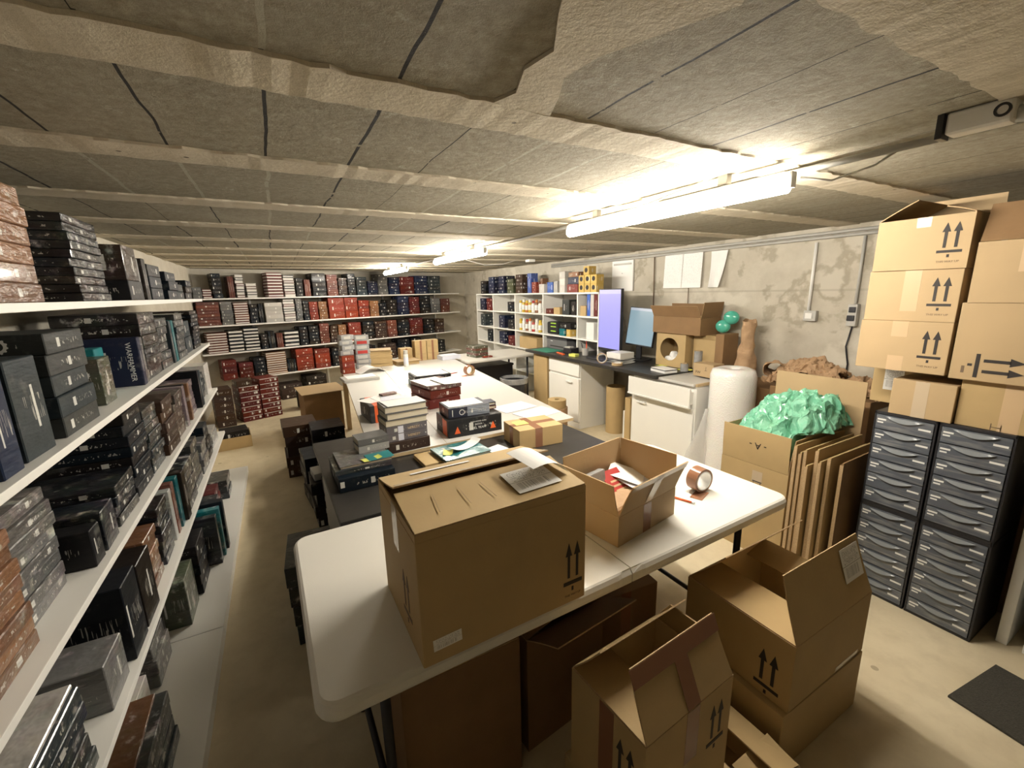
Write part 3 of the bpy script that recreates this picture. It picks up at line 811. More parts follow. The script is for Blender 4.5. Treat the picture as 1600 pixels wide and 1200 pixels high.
# t, width, height of one, how many, colour; kind: b = box, k = book
BACK = [
 [(-.17, .10, .045, 3, 'g', 'b'), (-.06, .105, .028, 4, 'r', 'k'), (.065, .11, .05, 6, 'k', 'b'), (.35, .10, .036, 8, 'w', 'k'), (.48, .13, .036, 5, 'w', 'k'), (.76, .21, .042, 8, 'r', 'k'), (.99, .15, .036, 8, 'w', 'k'),
  (1.16, .10, .05, 5, 'k', 'b'), (1.41, .21, .064, 5, 'k', 'b'), (1.64, .17, .030, 10, 'e', 'b'), (1.83, .14, .028, 9, 'b', 'b'), (1.99, .13, .04, 8, 'k', 'b'), (2.14, .18, .045, 6, 'c', 'b'), (2.34, .18, .035, 6, 'n', 'b'), (2.54, .18, .045, 7, 'g', 'b'),
  (2.75, .20, .045, 6, 'n', 'b'), (2.98, .28, .07, 4, 'r', 'b'), (3.30, .26, .05, 6, 'n', 'b'), (3.60, .26, .06, 5, 'c', 'b')],
 [(-.16, .26, .036, 8, 'e', 'b'), (.12, .14, .036, 8, 'g', 'b'), (.28, .18, .030, 9, 'e', 'k'), (.48, .10, .05, 5, 'k', 'b'), (.68, .24, .052, 5, 'w', 'b'), (.94, .16, .034, 9, 'w', 'k'), (1.12, .09, .034, 9, 'g', 'b'), (1.23, .08, .045, 6, 'k', 'b'),
  (1.32, .13, .036, 7, 'R', 'b'), (1.47, .13, .036, 7, 'o', 'b'), (1.63, .26, .10, 3, 'R', 'b'), (1.90, .22, .10, 3, 'R', 'b'), (2.14, .19, .042, 6, 'R', 'b'), (2.35, .16, .04, 6, 'o', 'b'), (2.53, .13, .05, 4, 'k', 'b'), (2.68, .19, .05, 5, 'k', 'b'),
  (2.90, .22, .05, 6, 'n', 'b'), (3.15, .20, .035, 8, 'r', 'b'), (3.38, .22, .05, 6, 'k', 'b'), (3.63, .20, .05, 5, 'g', 'b'), (3.86, .2, .06, 4, 'e', 'b')],
 [(-.10, .24, .032, 8, 'e', 'k'), (.16, .18, .046, 6, 'k', 'k'), (.36, .19, .042, 7, 'k', 'k'), (.57, .09, .04, 5, 'k', 'b'), (.90, .21, .055, 4, 'k', 'k'), (1.13, .12, .044, 6, 'k', 'b'), (1.27, .15, .044, 6, 'k', 'b'), (1.44, .15, .036, 8, 'e', 'b'),
  (1.61, .12, .05, 5, 'b', 'b'), (1.75, .13, .036, 7, 'o', 'b'), (1.92, .22, .055, 5, 'R', 'b'), (2.18, .20, .055, 5, 'k', 'b'), (2.41, .22, .038, 7, 'b', 'b'), (2.66, .18, .045, 6, 'e', 'b'), (2.88, .22, .045, 6, 'k', 'b'), (3.14, .26, .035, 8, 'r', 'b'),
  (3.44, .22, .05, 5, 'k', 'b'), (3.70, .2, .06, 4, 'b', 'b')],
 [(.02, .18, .085, 3, 'r', 'b'), (.23, .18, .05, 4, 'r', 'b'), (.43, .15, .05, 5, 'k', 'b'), (.60, .28, .030, 10, 'o', 'k'), (1.03, .26, .038, 8, 'R', 'b'), (1.32, .24, .07, 4, 'R', 'b'), (1.60, .12, .055, 5, 'k', 'b'), (1.74, .22, .045, 4, 'R', 'b'),
  (2.0, .24, .05, 5, 'e', 'b'), (2.55, .24, .05, 5, 'b', 'b'), (2.84, .24, .05, 6, 'k', 'b'), (3.12, .22, .05, 6, 'k', 'b'), (3.40, .22, .05, 5, 'b', 'b'), (3.68, .22, .055, 4, 'k', 'b')],
]
for li, row in enumerate(BACK):
    for si, (tt, w, h, n, ck, kd) in enumerate(row):
        D = 0.25
        h = min(h * 1.12, ((H - .05, LZ[0] - .022, LZ[1] - .022, LZ[2] - .022)[li] - LZ[li] - .01) / n - GAP)
        for k in range(n):
            if kd == 'k':
                kind, cat, noun = 'hardback_book', 'book', 'hardback book'
                ck2 = ck if ck != 'w' else ('w', 'k', 'w', 'r')[(k + si) % 4]
                me = bookmesh(kind, D, w, h, 'print_plain')
                rz = BW + pi / 2 + rng.uniform(-.02, .02)
            else:
                kind, cat, noun = ('dark_game_box' if ck in 'kcnbg' else 'red_game_box'), 'game box', 'stacked box'
                ck2 = ck
                me = gmesh(kind, w, D, h, 'print_dark' if ck in 'kcnb' else 'print_plain')
                rz = BW + rng.uniform(-.02, .02)
            lab = f"{CK[ck2][1]} {noun}, {ordw(k + 1)} up in {ordw(si + 1)} pile on the {FAR[li]}"
            place(kind, me, far_loc(tt + w / 2 + rng.uniform(-.004, .004), 0.02 + D / 2 + rng.uniform(-.006, .006), LZ[li] + GAP + k * (h + GAP)), rz, ck2, lab, cat,
                  ('hardback books on the ' if kd == 'k' else 'boxes on the ') + FAR[li], 0.3)
# upright books between the piles
UPR = [(0, .255, .025, 3, 'e', .30), (0, 1.29, .03, 3, 'e', .26), (1, .60, .03, 2, 'k', .28), (2, .68, .03, 3, 'k', .26), (2, .79, .03, 3, 'e', .22), (3, .90, .03, 4, 'k', .2), (3, 2.27, .03, 4, 'k', .28)]
for ui, (li, t0, th, n, ck, hh) in enumerate(UPR):
    for k in range(n):
        me = gmesh('upright_book', th - .002, .20, hh, 'print_plain')
        at_ = ['fourth', 'ninth', 'fifth', 'fifth', 'sixth', 'fifth', 'tenth'][ui]
        place('upright_book', me, far_loc(t0 + th * (k + .5), .14, LZ[li] + GAP), BW, ck, f"{CK[ck][1]} upright book, {ordw(k + 1)} of the row before {at_} gap on the {FAR[li]}", 'book', 'upright books on the ' + FAR[li], .3)
# dark boxes on the floor under the far shelves
for i, (tt, n) in enumerate([(.75, 3), (1.15, 4), (2.05, 4), (2.5, 4), (2.95, 4), (3.4, 4)]):
    for k in range(n):
        place('dark_game_box', gmesh('dark_game_box', .32, .28, .08, 'print_dark'), far_loc(tt + .16, .17, .001 + k * .0806), BW + rng.uniform(-.05, .05), 'k' if i else 'b',
              f"{'black' if i else 'dark brown'} box, {ordw(k + 1)} up in {ordw(i + 1)} floor pile under the far shelving", 'game box', 'boxes on the floor under the far shelving')
# tall pile of maroon boxes standing on the floor before the far shelving
for c2, (ox, n) in enumerate([(0.0, 7), (0.245, 8)]):
    for k in range(n):
        o = place('red_game_box', gmesh('red_game_box', .235, .30, .066, 'print_dark'), (-.44 + ox * .94, 5.74 + ox * .34, .001 + k * .0672), .34 + rng.uniform(-.03, .03), 'r',
                  f"maroon box, {ordw(k + 1)} up in the {'shorter' if c2 == 0 else 'taller'} floor pile by the side shelving", 'game box', 'maroon boxes piled on the floor', .2)
        part('white_edge', o, 'white_print', [(-.112, .112, -.1515, -.150, .058, .064)])
        part('sticker', o, 'white_print', [(.07, .095, -.1522, -.150, .022, .05)])
place('dark_game_box', gmesh('dark_game_box', .17, .24, .08, 'print_dark'), (-.47, 5.70, .4715), .3, 'b', 'dark brown box lying on top of the shorter maroon floor pile', 'game box', None)
for k in range(6):
    place('dark_game_box', gmesh('dark_game_box', .2, .3, .08, 'print_dark'), (-.70, 5.60, .001 + k * .0806), .2, 'b', f"dark box, {ordw(k + 1)} up in the shaded pile behind the maroon boxes", 'game box', 'dark boxes behind the maroon pile')

# pigeonhole shelving beyond the desk
def cube(kind, lab, y, z, dims, ck, pr='plain', dx=.02, cat='box', group=None, rz=0):
    return place(kind, gmesh(kind, *dims, PR[pr][0]), (3.30 + dx + dims[0] / 2, y, z + GAP), rz, ck, lab, cat, group, .12)
TOPZ = UZ[0]
cube('packet_box', 'blue and white tall box on top of the cube shelving', 4.62, TOPZ, (.12, .10, .28), 'u', 'art', cat='box')
place('packet_box', gmesh('packet_box', .1, .06, .20, 'print_plain'), (3.44, 4.40, TOPZ + GAP), 0, 'o', 'tan narrow box standing on top of the cube shelving', 'box', None)
for k in range(5): cube('packet_box', f"red small box, {ordw(k + 1)} up in the pile atop the cube shelving", 4.49, TOPZ + k * .0306, (.16, .12, .03), 'R', cat='box', group='red boxes on the cube shelving')
cube('packet_box', 'white and orange box on top of the cube shelving', 4.29, TOPZ, (.12, .13, .12), 'w', 'art')
cube('packet_box', 'bright blue box on top of the cube shelving', 4.08, TOPZ, (.14, .13, .14), 'u')
cube('packet_box', 'pale grey box beside the bright blue box on the cube shelving', 3.95, TOPZ, (.14, .09, .15), 'l')
for k in range(3): cube('packet_box', f"white square box, {ordw(k + 1)} up in the white tower atop the cube shelving", 3.80, TOPZ + k * .0886, (.11, .12, .088), 'w', cat='box', group='white boxes on the cube shelving')
cube('packet_box', 'orange-red wide box on top of the cube shelving', 3.58, TOPZ, (.16, .22, .10), 'R')
cube('packet_box', 'navy wide box lying on the orange-red box', 3.56, TOPZ + .1006, (.16, .22, .085), 'n')
cube('packet_box', 'tan wide box lying on the navy box under the ceiling', 3.56, TOPZ + .1862, (.16, .2, .06), 'o')
yl = [(3.40, 0), (3.285, 0), (3.17, 0), (3.40, 1), (3.285, 1), (3.17, 1), (3.31, 2)]
for i, (y, k) in enumerate(yl):
    o = cube('candle_box', f"yellow box with black oval, {ordw(i % 3 + 1)} along the {['lower', 'middle', 'topmost'][k]} layer of the yellow pile", y, TOPZ + k * .1006, (.11, .105, .10), 'y', group='yellow boxes on the cube shelving')
    bm = bmesh.new(); lathe(bm, [(.028, -.0005), (.028, .0005)], 20); obj('black_oval', bm, 'ink', o, (-.0555, 0, .055), (0, pi / 2, 0))
for i, (y, n, ck) in enumerate([(6.2, 4, 'k'), (5.88, 5, 'n'), (5.5, 5, 'n'), (5.2, 4, 'v'), (4.92, 5, 'b')]):
    for k in range(n):
        cube('dark_game_box', f"{CK[ck][1]} box, {ordw(k + 1)} up in {ordw(i + 1)} dark pile atop the cube shelving", y, TOPZ + k * .0556, (.2, .20, .055), ck, 'dark', cat='game box', group='dark boxes on the cube shelving')
for li in (1, 2, 3):
    for i, (y, n) in enumerate([(6.25, 4), (5.98, 4), (5.52, 4), (5.2, 3)]):
        if (li + i) % 4 == 3: continue
        ck = 'nknrck'[(li * 2 + i) % 6]
        for k in range(n):
            cube('dark_game_box', f"{CK[ck][1]} box, {ordw(k + 1)} up, {ordw(i + 1)} pile, {['', 'upper', 'middle', 'lower'][li]} far bays of cube shelving", y, UZ[li] + k * .0506, (.22, .20, .05), ck, 'dark', cat='game box', group='dark boxes in the cube shelving')
def bottle(lab, y, z, cap, glass, h=.17, dx=.03):
    t = thing('spray_can', lab, 'can', (3.30 + dx + .03, y, z + GAP), 0, 'paint cans in the cube shelving')
    bm = bmesh.new(); lathe(bm, [(.026, 0), (.029, .006), (.029, h * .74), (.022, h * .80), (.012, h * .82)], 16); obj('can_body', bm, glass, t, smooth=True)
    bm = bmesh.new(); lathe(bm, [(.021, h * .80), (.021, h), (.018, h + .004)], 14); obj('cap', bm, cap, t)
    bm = bmesh.new(); lathe(bm, [(.0294, h * .2), (.0294, h * .6)], 16, cap=False); obj('can_label', bm, 'label', t)
BC = ['tape_brown', 'white_plastic', 'yellow_can', 'white_plastic', 'yellow_can', 'white_plastic', 'red', 'orange_can']
M['yellow_can'] = plain('yellow_can', (.62, .44, .06), .35)
M['orange_can'] = plain('orange_can', (.55, .2, .04), .35)
cn = {'tape_brown': 'brown', 'white_plastic': 'white', 'yellow_can': 'yellow', 'red': 'red', 'orange_can': 'orange'}
for li, shelfn in ((1, 'upper'), (2, 'lower')):
    for i in range(7):
        g = BC[(i * 3 + li) % 8]; cp = BC[(i + li * 2) % 8]
        bottle(f"{cn[g]} can, {ordw(i + 1)} along the {shelfn} can bay of the cube shelving", 4.94 - i * .092, UZ[li], cp, g, .17 + .015 * (i % 2))
def carton_small(lab, y, z, dims, mat='cardboard', dx=.02, name='carton', rz=0):
    o = part(name, None, mat, [(-dims[0] / 2, dims[0] / 2, -dims[1] / 2, dims[1] / 2, 0, dims[2])], .003, loc=(3.30 + dx + dims[0] / 2, y, z + GAP), rot=(0, 0, rz))
    return tag(o, lab, 'carton')
o = carton_small('tan carton in the lowest bay under the paint cans', 4.68, UZ[3], (.26, .5, .17))
carton_small('tan open carton beside dark red packets in the cube shelving', 3.92, UZ[1], (.12, .14, .09))
cube('packet_box', 'dark red packet lying in the bay beside the paint cans', 4.10, UZ[1], (.16, .16, .07), 'r')
cube('packet_box', 'dark grey tall box in the bay beside the paint cans', 3.72, UZ[1], (.16, .15, .19), 'c')
cube('packet_box', 'small black box next to the dark grey box', 3.55, UZ[1], (.12, .1, .17), 'k', 'dark')
carton_small('small tan carton at the near bay of the cube shelving', 3.36, UZ[1], (.14, .11, .12))
t = thing('backpack', 'black bag with lime stripes in the lower bay beside the paint cans', 'bag', (3.38, 4.05, UZ[2] + GAP))
bm = bmesh.new(); box(bm, -.05, .1, -.13, .13, 0, .17); bevel(bm, .045, 3); obj('bag_body', bm, 'black_fabric', t, smooth=True)
M['lime'] = plain('lime_trim', (.45, .75, .05), .5)
for z in (.04, .10, .145):
    part('lime_stripe', t, 'lime', [(-.056, -.05, -.10, .02, z, z + .012)], .001)
cube('packet_box', 'teal small box in the bay beside the striped bag', 3.80, UZ[2], (.12, .12, .09), 't')
cube('packet_box', 'yellow small box next to the teal box in the lower bay', 3.66, UZ[2], (.10, .08, .09), 'y')
cube('packet_box', 'black wide box behind the teal box in the lower bay', 3.73, UZ[2] + .0906, (.16, .24, .08), 'k', 'dark')
for i, ck in enumerate('uwr'):
    place('binder', gmesh('binder', .24, .06, .26, 'print_plain'), (3.46, 3.28 - .065 * i, UZ[1] + GAP), 0, ck, f"{CK[ck][1]} binder upright in the near bay of the cube shelving", 'binder', 'binders in the cube shelving')
carton_small('white toy packet leaning in the near lower bay', 3.22, UZ[2], (.08, .14, .2), 'white_print', name='toy_packet')

# ------------------------------------------------------------------ cartons
def arrows(p, face_loc, rot, s=1.0, mat='ink', kx=.62):
    """two up arrows over a bar, printed in the local XZ plane"""
    bm = bmesh.new()
    q = s * kx
    for x in (-0.026, 0.026):
        box(bm, (x - .0075) * q, (x + .0075) * q, -.0004, .0004, -0.045 * s, .022 * s)
        a = [bm.verts.new(w) for w in (((x - .020) * q, -.0004, .020 * s), ((x + .020) * q, -.0004, .020 * s), (x * q, -.0004, .058 * s))]
        b = [bm.verts.new((v.co.x, .0004, v.co.z)) for v in a]
        bm.faces.new(a); bm.faces.new(b[::-1])
        for i in range(3): bm.faces.new((a[i], b[i], b[(i + 1) % 3], a[(i + 1) % 3]))
    box(bm, -.058 * q, .058 * q, -.0004, .0004, -0.066 * s, -.055 * s)
    box(bm, -.008 * q, .004 * q, -.0004, .0004, -0.085 * s, -.073 * s)
    return obj('printed_arrows', bm, mat, p, face_loc, rot)
R_Y0 = (0, 0, 0); R_X1 = (0, 0, pi / 2); R_X0 = (0, 0, -pi / 2)
def flap(p, side, w, d, h, ln, ang, trap=0.0, mats=('cardboard', 'cardboard_edge'), off=0.0):
    n = w if side[0] == 'y' else d
    bm = bmesh.new()
    th = 0.004
    k = 5
    hx = n / 2 - 0.003
    rows = []
    for i in range(k + 1):
        f = i / k
        x0 = -hx + trap * f; x1 = hx - trap * f
        rows.append([Vector((x0 + (x1 - x0) * g, ln * f, 0.0025 * sin(pi * f) * (1 if side < 'y' else -1))) for g in (0, .25, .5, .75, 1)])
    top = [[bm.verts.new(v + Vector((0, 0, th / 2))) for v in rw] for rw in rows]
    bot = [[bm.verts.new(v - Vector((0, 0, th / 2))) for v in rw] for rw in rows]
    for a in range(k):
        for b in range(4):
            bm.faces.new((top[a][b], top[a][b + 1], top[a + 1][b + 1], top[a + 1][b])).material_index = 0
            bm.faces.new((bot[a][b], bot[a + 1][b], bot[a + 1][b + 1], bot[a][b + 1])).material_index = 0
        bm.faces.new((top[a][0], top[a + 1][0], bot[a + 1][0], bot[a][0])).material_index = 1
        bm.faces.new((top[a][4], bot[a][4], bot[a + 1][4], top[a + 1][4])).material_index = 1
    for b in range(4):
        bm.faces.new((top[k][b], top[k][b + 1], bot[k][b + 1], bot[k][b])).material_index = 1
        bm.faces.new((top[0][b], bot[0][b], bot[0][b + 1], top[0][b + 1])).material_index = 1
    loc, rz = {'y0': ((w / 2, .002, h + .002), 0), 'y1': ((w / 2, d - .002, h + .002), pi), 'x0': ((.002, d / 2, h + .002), -pi / 2), 'x1': ((w - .002, d / 2, h + .002), pi / 2)}[side]
    return obj('flap', bm, list(mats), p, loc, (rad(ang), 0, rz))
def open_carton(label, loc, rz, w, d, h, flaps, mat='cardboard', inner='cardboard_inside', name='open_carton', cat='carton', group=None):
    t = thing(name, label, cat, loc, rz, group)
    bm = bmesh.new()
    th = 0.005
    o = [bm.verts.new(p) for p in ((0, 0, 0), (w, 0, 0), (w, d, 0), (0, d, 0), (0, 0, h), (w, 0, h), (w, d, h), (0, d, h))]
    i = [bm.verts.new(p) for p in ((th, th, th), (w - th, th, th), (w - th, d - th, th), (th, d - th, th), (th, th, h), (w - th, th, h), (w - th, d - th, h), (th, d - th, h))]
    for f in ((0, 3, 2, 1), (0, 1, 5, 4), (1, 2, 6, 5), (2, 3, 7, 6), (3, 0, 4, 7)): bm.faces.new([o[q] for q in f]).material_index = 0
    for f in ((0, 1, 2, 3), (0, 4, 5, 1), (1, 5, 6, 2), (2, 6, 7, 3), (3, 7, 4, 0)): bm.faces.new([i[q] for q in f]).material_index = 1
    for q in range(4):
        bm.faces.new((o[4 + q], o[4 + (q + 1) % 4], i[4 + (q + 1) % 4], i[4 + q])).material_index = 2
    obj('body', bm, [mat, inner, 'cardboard_edge'], t)
    fl = {}
    for side, (ln, ang, *tr) in flaps.items():
        fl[side] = flap(t, side, w, d, h, ln, ang, tr[0] if tr else 0.0, (mat, 'cardboard_edge'))
    return t, fl
def closed_carton(label, loc, rz, w, d, h, mat='cardboard', tape=None, arrows_at=(), cat='carton', group=None, name='carton', edge_tape=False):
    t = thing(name, label, cat, loc, rz, group)
    bm = bmesh.new(); box(bm, 0, w, 0, d, 0, h); bevel(bm, .004, 2); obj('body', bm, mat, t)
    if tape:
        for b in tape:
            m = b[6] if len(b) > 6 else 'tape_pale'
            part('tape_strip', t, m, [b[:6]])
    for (loc2, rot2, s2, *m2) in arrows_at:
        arrows(t, loc2, rot2, s2, m2[0] if m2 else 'ink')
    return t

# big brown box closed on the folding table
W, D, HH = .479, .345, .344
t = thing('shipping_box', 'big brown shipping box with gaping top flaps on the white folding table', 'carton', (.2335, -.003, .7405), .0175)
bm = bmesh.new()
box(bm, 0, W, 0, D, 0, HH - .02)
es = [e for e in bm.edges if abs(e.verts[0].co.z - e.verts[1].co.z) > .1]
bevel(bm, .006, 2, es)
obj('body', bm, 'cardboard', t)
part('rim', t, 'cardboard', [(.001, W - .001, .001, .006, HH - .02, HH), (.001, W - .001, D - .006, D - .001, HH - .02, HH), (.001, .006, .006, D - .006, HH - .02, HH), (W - .006, W - .001, .006, D - .006, HH - .02, HH)])
f0 = flap(t, 'y0', W, D, HH, .170, 8)
f1 = flap(t, 'y1', W, D, HH, .170, 13)
for x in (.02, .10, .17):                                  # creases across the front flap
    part('crease', f0, 'cardboard_pale', [(-.0010, .0010, -.001, .075, -.0005, .0005)], .0003, loc=(-W / 2 + .06 + x, .05, .0040), rot=(0, 0, rad(-8 + x * 90)))
part('tape_strip', f1, 'tape_clear', [(-W / 2 + .005, W / 2 - .01, .150, .1695, .0022, .0027)])
part('tape_strip', f1, 'white_print', [(-.02, .16, .05, .066, .0022, .0028)], label='white tape remnant')
l = part('shipping_label', f0, 'label', [(-.068, .068, -.0003, .0003, -.052, .052)], loc=(W / 2 - .125, .085, .0042), rot=(-pi / 2, 0, rad(2)))
bm = bmesh.new()                                           # half-peeled sheet curling over the label
rows = []
for i in range(15):
    f = i / 14; a = f * 2.5
    x = .062 - .135 * f + .02 * sin(a); z = .004 + .058 * sin(min(a * .72, pi * .62)) * (1 - .25 * f)
    rows.append([bm.verts.new((x, y + .018 * f, z)) for y in (-.055, -.02, .02, .055)])
for a, b in zip(rows, rows[1:]):
    for k in range(3): bm.faces.new((a[k], a[k + 1], b[k + 1], b[k]))
thicken(bm, .0006)
obj('peeling_sheet', bm, 'paper', f0, (W / 2 - .085, .105, .002), (0, 0, rad(12)))
arrows(t, (.435, -.0006, .125), R_Y0, 1.05, 'ink', .52)
lettering('printed_words', 'THIS WAY UP', .009, 'ink_soft', t, (.435, -.0006, .022), (pi / 2, 0, 0))
part('barcode_sticker', t, 'label', [(-.036, .036, -.0004, .0004, -.0155, .0155)], loc=(.062, -.0006, .050), rot=(0, rad(-2), 0))
arrows(t, (-.0006, .11, .13), R_X0, 1.0, 'ink_soft')
part('tape_strip', t, 'tape_clear', [(-.0005, 0.0, .15, .20, .22, .342)])

# small open carton beside it
W, D, HH = .345, .262, .112
t, fl = open_carton('small open carton holding a red booklet and papers on the folding table', (.953, .131, .7415), .17, W, D, HH,
                    {'x1': (.132, 90), 'y1': (.132, 92), 'y0': (.130, 112, .004), 'x0': (.120, 103, .004)}, 'cardboard_pale')
part('tape_strip', fl['y0'], 'tape_clear', [(-.03, .015, 0, .128, .0024, .0028)])
part('tape_strip', fl['y0'], 'tape_clear', [(-.165, .165, .105, .130, .0024, .0028)])
part('tape_strip', t, 'tape_brown', [(.142, .188, -.0006, 0, .0, .109)])
part('tape_strip', t, 'tape_brown', [(-.0006, 0, .17, .205, .0, .08)])
cb = (cos(.17), sin(.17))
def inB(x, y, z): return (.953 + x * cb[0] - y * cb[1], .131 + x * cb[1] + y * cb[0], .7415 + z)
t = thing('booklet', 'red booklet with gold lettering inside the small open carton', 'book', inB(.215, .175, .095), .12)
part('cover', t, 'red', [(-.05, .05, -.07, .07, 0, .012)], .001, rot=(rad(38), 0, 0))
for z in (-.02, .0, .02):
    part('gold_lettering', t, 'tape_pale', [(-.028, .028, z - .005, z + .003, .0122, .0128)], rot=(rad(38), 0, 0))
tag(part('plastic_packet', None, 'clear_film', [(-.07, .07, -.014, .014, 0, .075)], .006, loc=inB(.105, .205, .0935), rot=(rad(-8), 0, .22)), 'cloudy grey packet leaning inside the small open carton', 'packet')
for i, (x, y, z, r, lab) in enumerate([(.285, .185, .125, .5, 'white folded paper on top inside the small open carton'), (.29, .15, .110, .15, 'bluish paper under the folded paper inside the small open carton')]):
    tag(part('paper_sheet', None, 'paper' if i == 0 else 'doc_blue', [(-.055, .055, -.07, .07, 0, .0015)], 0, loc=inB(x, y, z), rot=(rad(14), rad(-6), .17 + r)), lab, 'paper')
tag(part('kraft_padding', None, 'kraft', [(-.06, .06, -.03, .03, 0, .045)], .02, loc=inB(.10, .06, .006), rot=(0, 0, .5), seg=3), 'wad of tan paper padding at the bottom of the small open carton', 'packing paper')
tag(part('paper_bundle', None, 'kraft', [(-.13, .13, -.09, .09, 0, .085)], .02, loc=inB(.19, .15, .006), rot=(0, 0, .17), seg=3), 'tan paper wadding filling the bottom of the small open carton', 'packing paper')

# tape roll, pen
def tape_roll(label, loc, rot, ro, ri, w, mat, core='cardboard_pale', side=None, group=None):
    t = thing('tape_roll', label, 'tape', loc); t.rotation_euler = rot
    bm = bmesh.new(); ringtube(bm, ro, ri + .004, w, 40); obj('tape_winding', bm, mat, t, (0, 0, -w / 2), smooth=False)
    bm = bmesh.new(); ringtube(bm, ri + .0038, ri, w + .002, 40); obj('core', bm, core, t, (0, 0, -w / 2 - .001))
    return t
t = tape_roll('big roll of brown packing tape standing on the folding table', (1.545, .275, .7415 + .052), (pi / 2, 0, rad(-3)), .052, .038, .05, 'tape_brown', 'paper')
t2 = part('tape_tail', None, 'tape_brown', [(-.05, .04, -.025, .025, 0, .0007)], loc=(1.515, .245, .7412), rot=(0, 0, .35)); tag(t2, 'short flat strip of brown tape under the standing tape roll', 'tape')
def pen(label, a, b, mat, r=.004, tip='steel', cat='pen'):
    a, b = Vector(a), Vector(b)
    t = thing('pen', label, cat, a)
    d = b - a
    bm = bmesh.new(); tube(bm, [(0, 0, 0), d * .8], r, 10); obj('barrel', bm, mat, t, smooth=True)
    bm = bmesh.new(); tube(bm, [d * .8, d * .92], r * .8, 10); obj('grip', bm, tip, t, smooth=True)
    return t
pen('red pen lying on the folding table beside the small open carton', (1.392, .30, .7455), (1.43, .19, .7455), 'orange')

# cartons on the floor in front of the folding table
closed_carton('dark carton lying flat under the larger open floor carton', (1.30, -.275, .0005), .0, .52, .385, .243, 'cardboard')
t, fl = open_carton('larger open carton with a shipping label standing on another carton by the table corner', (1.325, -.274, .2455), .009, .50, .40, .25,
                    {'y0': (.215, 71, .012), 'x0': (.195, -3), 'x1': (.13, -14), 'y1': (.215, 49)})
part('shipping_label', fl['y0'], 'label', [(-.062, .062, -.0004, .0004, -.058, .058)], loc=(.155, .135, .0052), rot=(-pi / 2, 0, 0))
arrows(t, (-.0006, .075, .105), R_X0, 1.15)
part('tape_strip', t, 'tape_clear', [(.30, .46, -.0006, 0, .0, .02)])
closed_carton('carton lying under the taped open floor carton', (.655, -.30, .0005), .05, .38, .30, .222, 'cardboard')
t, fl = open_carton('narrow open carton with crossed brown tape at the front of the table', (.652, -.299, .2245), .065, .35, .26, .345,
                    {'y0': (.165, 66, .010), 'x0': (.14, -4), 'x1': (.10, 78, .065), 'y1': (.165, 52)})
part('tape_strip', fl['y0'], 'tape_brown', [(-.168, .168,   .118, .163, .0024, .0030)])
part('tape_strip', fl['y0'], 'tape_brown', [(-.02, .03, 0, .118, .0024, .0030)])
part('tape_strip', t, 'tape_brown', [(.152, .204, -.0006, 0, .18, .343)])
arrows(t, (.285, -.0006, .235), R_Y0, 1.05)
part('tape_strip', t, 'tape_brown', [(-.0006, 0, .10, .15, .12, .343)])
arrows(t, (-.0006, .06, .235), R_X0, 1.0)
t, fl = open_carton('low open carton whose lit flap shows behind the narrow taped carton', (1.07, -.36, .0005), .02, .19, .3, .17, {'x1': (.12, 20), 'y0': (.1, 10)})
# under the folding table
t, fl = open_carton('large brown carton in the shade under the folding table', (.205, .17, .0005), .0, .38, .42, .52, {'y0': (.2, 4), 'y1': (.2, 6)}, 'cardboard_dark_shaded')
t, fl = open_carton('brown carton with loose crossed flaps under the middle of the folding table', (.63, .20, .0005), .10, .36, .40, .46, {'x0': (.18, 12), 'x1': (.18, 25), 'y0': (.18, 150)}, 'cardboard_dark_shaded')
closed_carton('small brown carton wedged behind the crossed-flap carton under the table', (1.02, .32, .0005), -.1, .32, .34, .36, 'cardboard_dark_shaded', tape=[(.13, .18, -.0006, 0, 0, .36, 'tape_brown')])
tag(part('flat_carton', None, 'cardboard_dark_shaded', [(0, .34, 0, .21, 0, .012)], .002, loc=(.12, -.13, .001), rot=(0, 0, .06)), 'folded carton lying flat on the floor under the table front', 'cardboard')

# ------------------------------------------------------------------ packed things on the black table and packing tables
ZT, ZB = .7626, .7386
t = closed_carton('small carton with crossed brown tape and a yellow note on the black table', (1.124, 1.101, ZB), -.07, .277, .216, .112, 'cardboard',
                  tape=[(.10, .145, -.0006, 0, 0, .112, 'tape_brown'), (.10, .145, 0, .216, .112, .1126, 'tape_brown'), (0, .10, .085, .13, .112, .1125, 'tape_brown'), (.145, .277, .085, .13, .112, .1125, 'tape_brown'),
                        (-.0006, 0, .085, .13, 0, .112, 'tape_brown')])
part('yellow_note', t, 'sticky', [(.03, .11, .10, .17, .1128, .1132)])
M['stack_grey'] = M['print_dark']
def sbox(kind, label, loc, dims, ck, pr='dark', rz=0.0, cat='game box', group=None, mesh=None):
    return place(kind, mesh or gmesh(kind, *dims, PR[pr][0]), loc, rz, ck, label, cat, group, .08)
def hbook(label, loc, dims, ck, rz, pr='print_plain', kind='hardback_book', group=None):
    """a book with its covers and its page block as parts; dims: depth (spine on +x), length, thickness"""
    sx, sy, sz = dims
    t = thing(kind, label, 'book', loc, rz, group)
    c = .003
    bm = bmesh.new()
    box(bm, -sx / 2, sx / 2, -sy / 2, sy / 2, 0, c); box(bm, -sx / 2, sx / 2, -sy / 2, sy / 2, sz - c, sz); box(bm, sx / 2 - c, sx / 2, -sy / 2, sy / 2, c, sz - c)
    o = obj('cover', bm, pr, t); o.color = (*CK[ck][0], 1)
    part('page_block', t, 'cream_pages', [(-sx / 2 + .004, sx / 2 - c, -sy / 2 + .004, sy / 2 - .004, c, sz - c)])
    return t
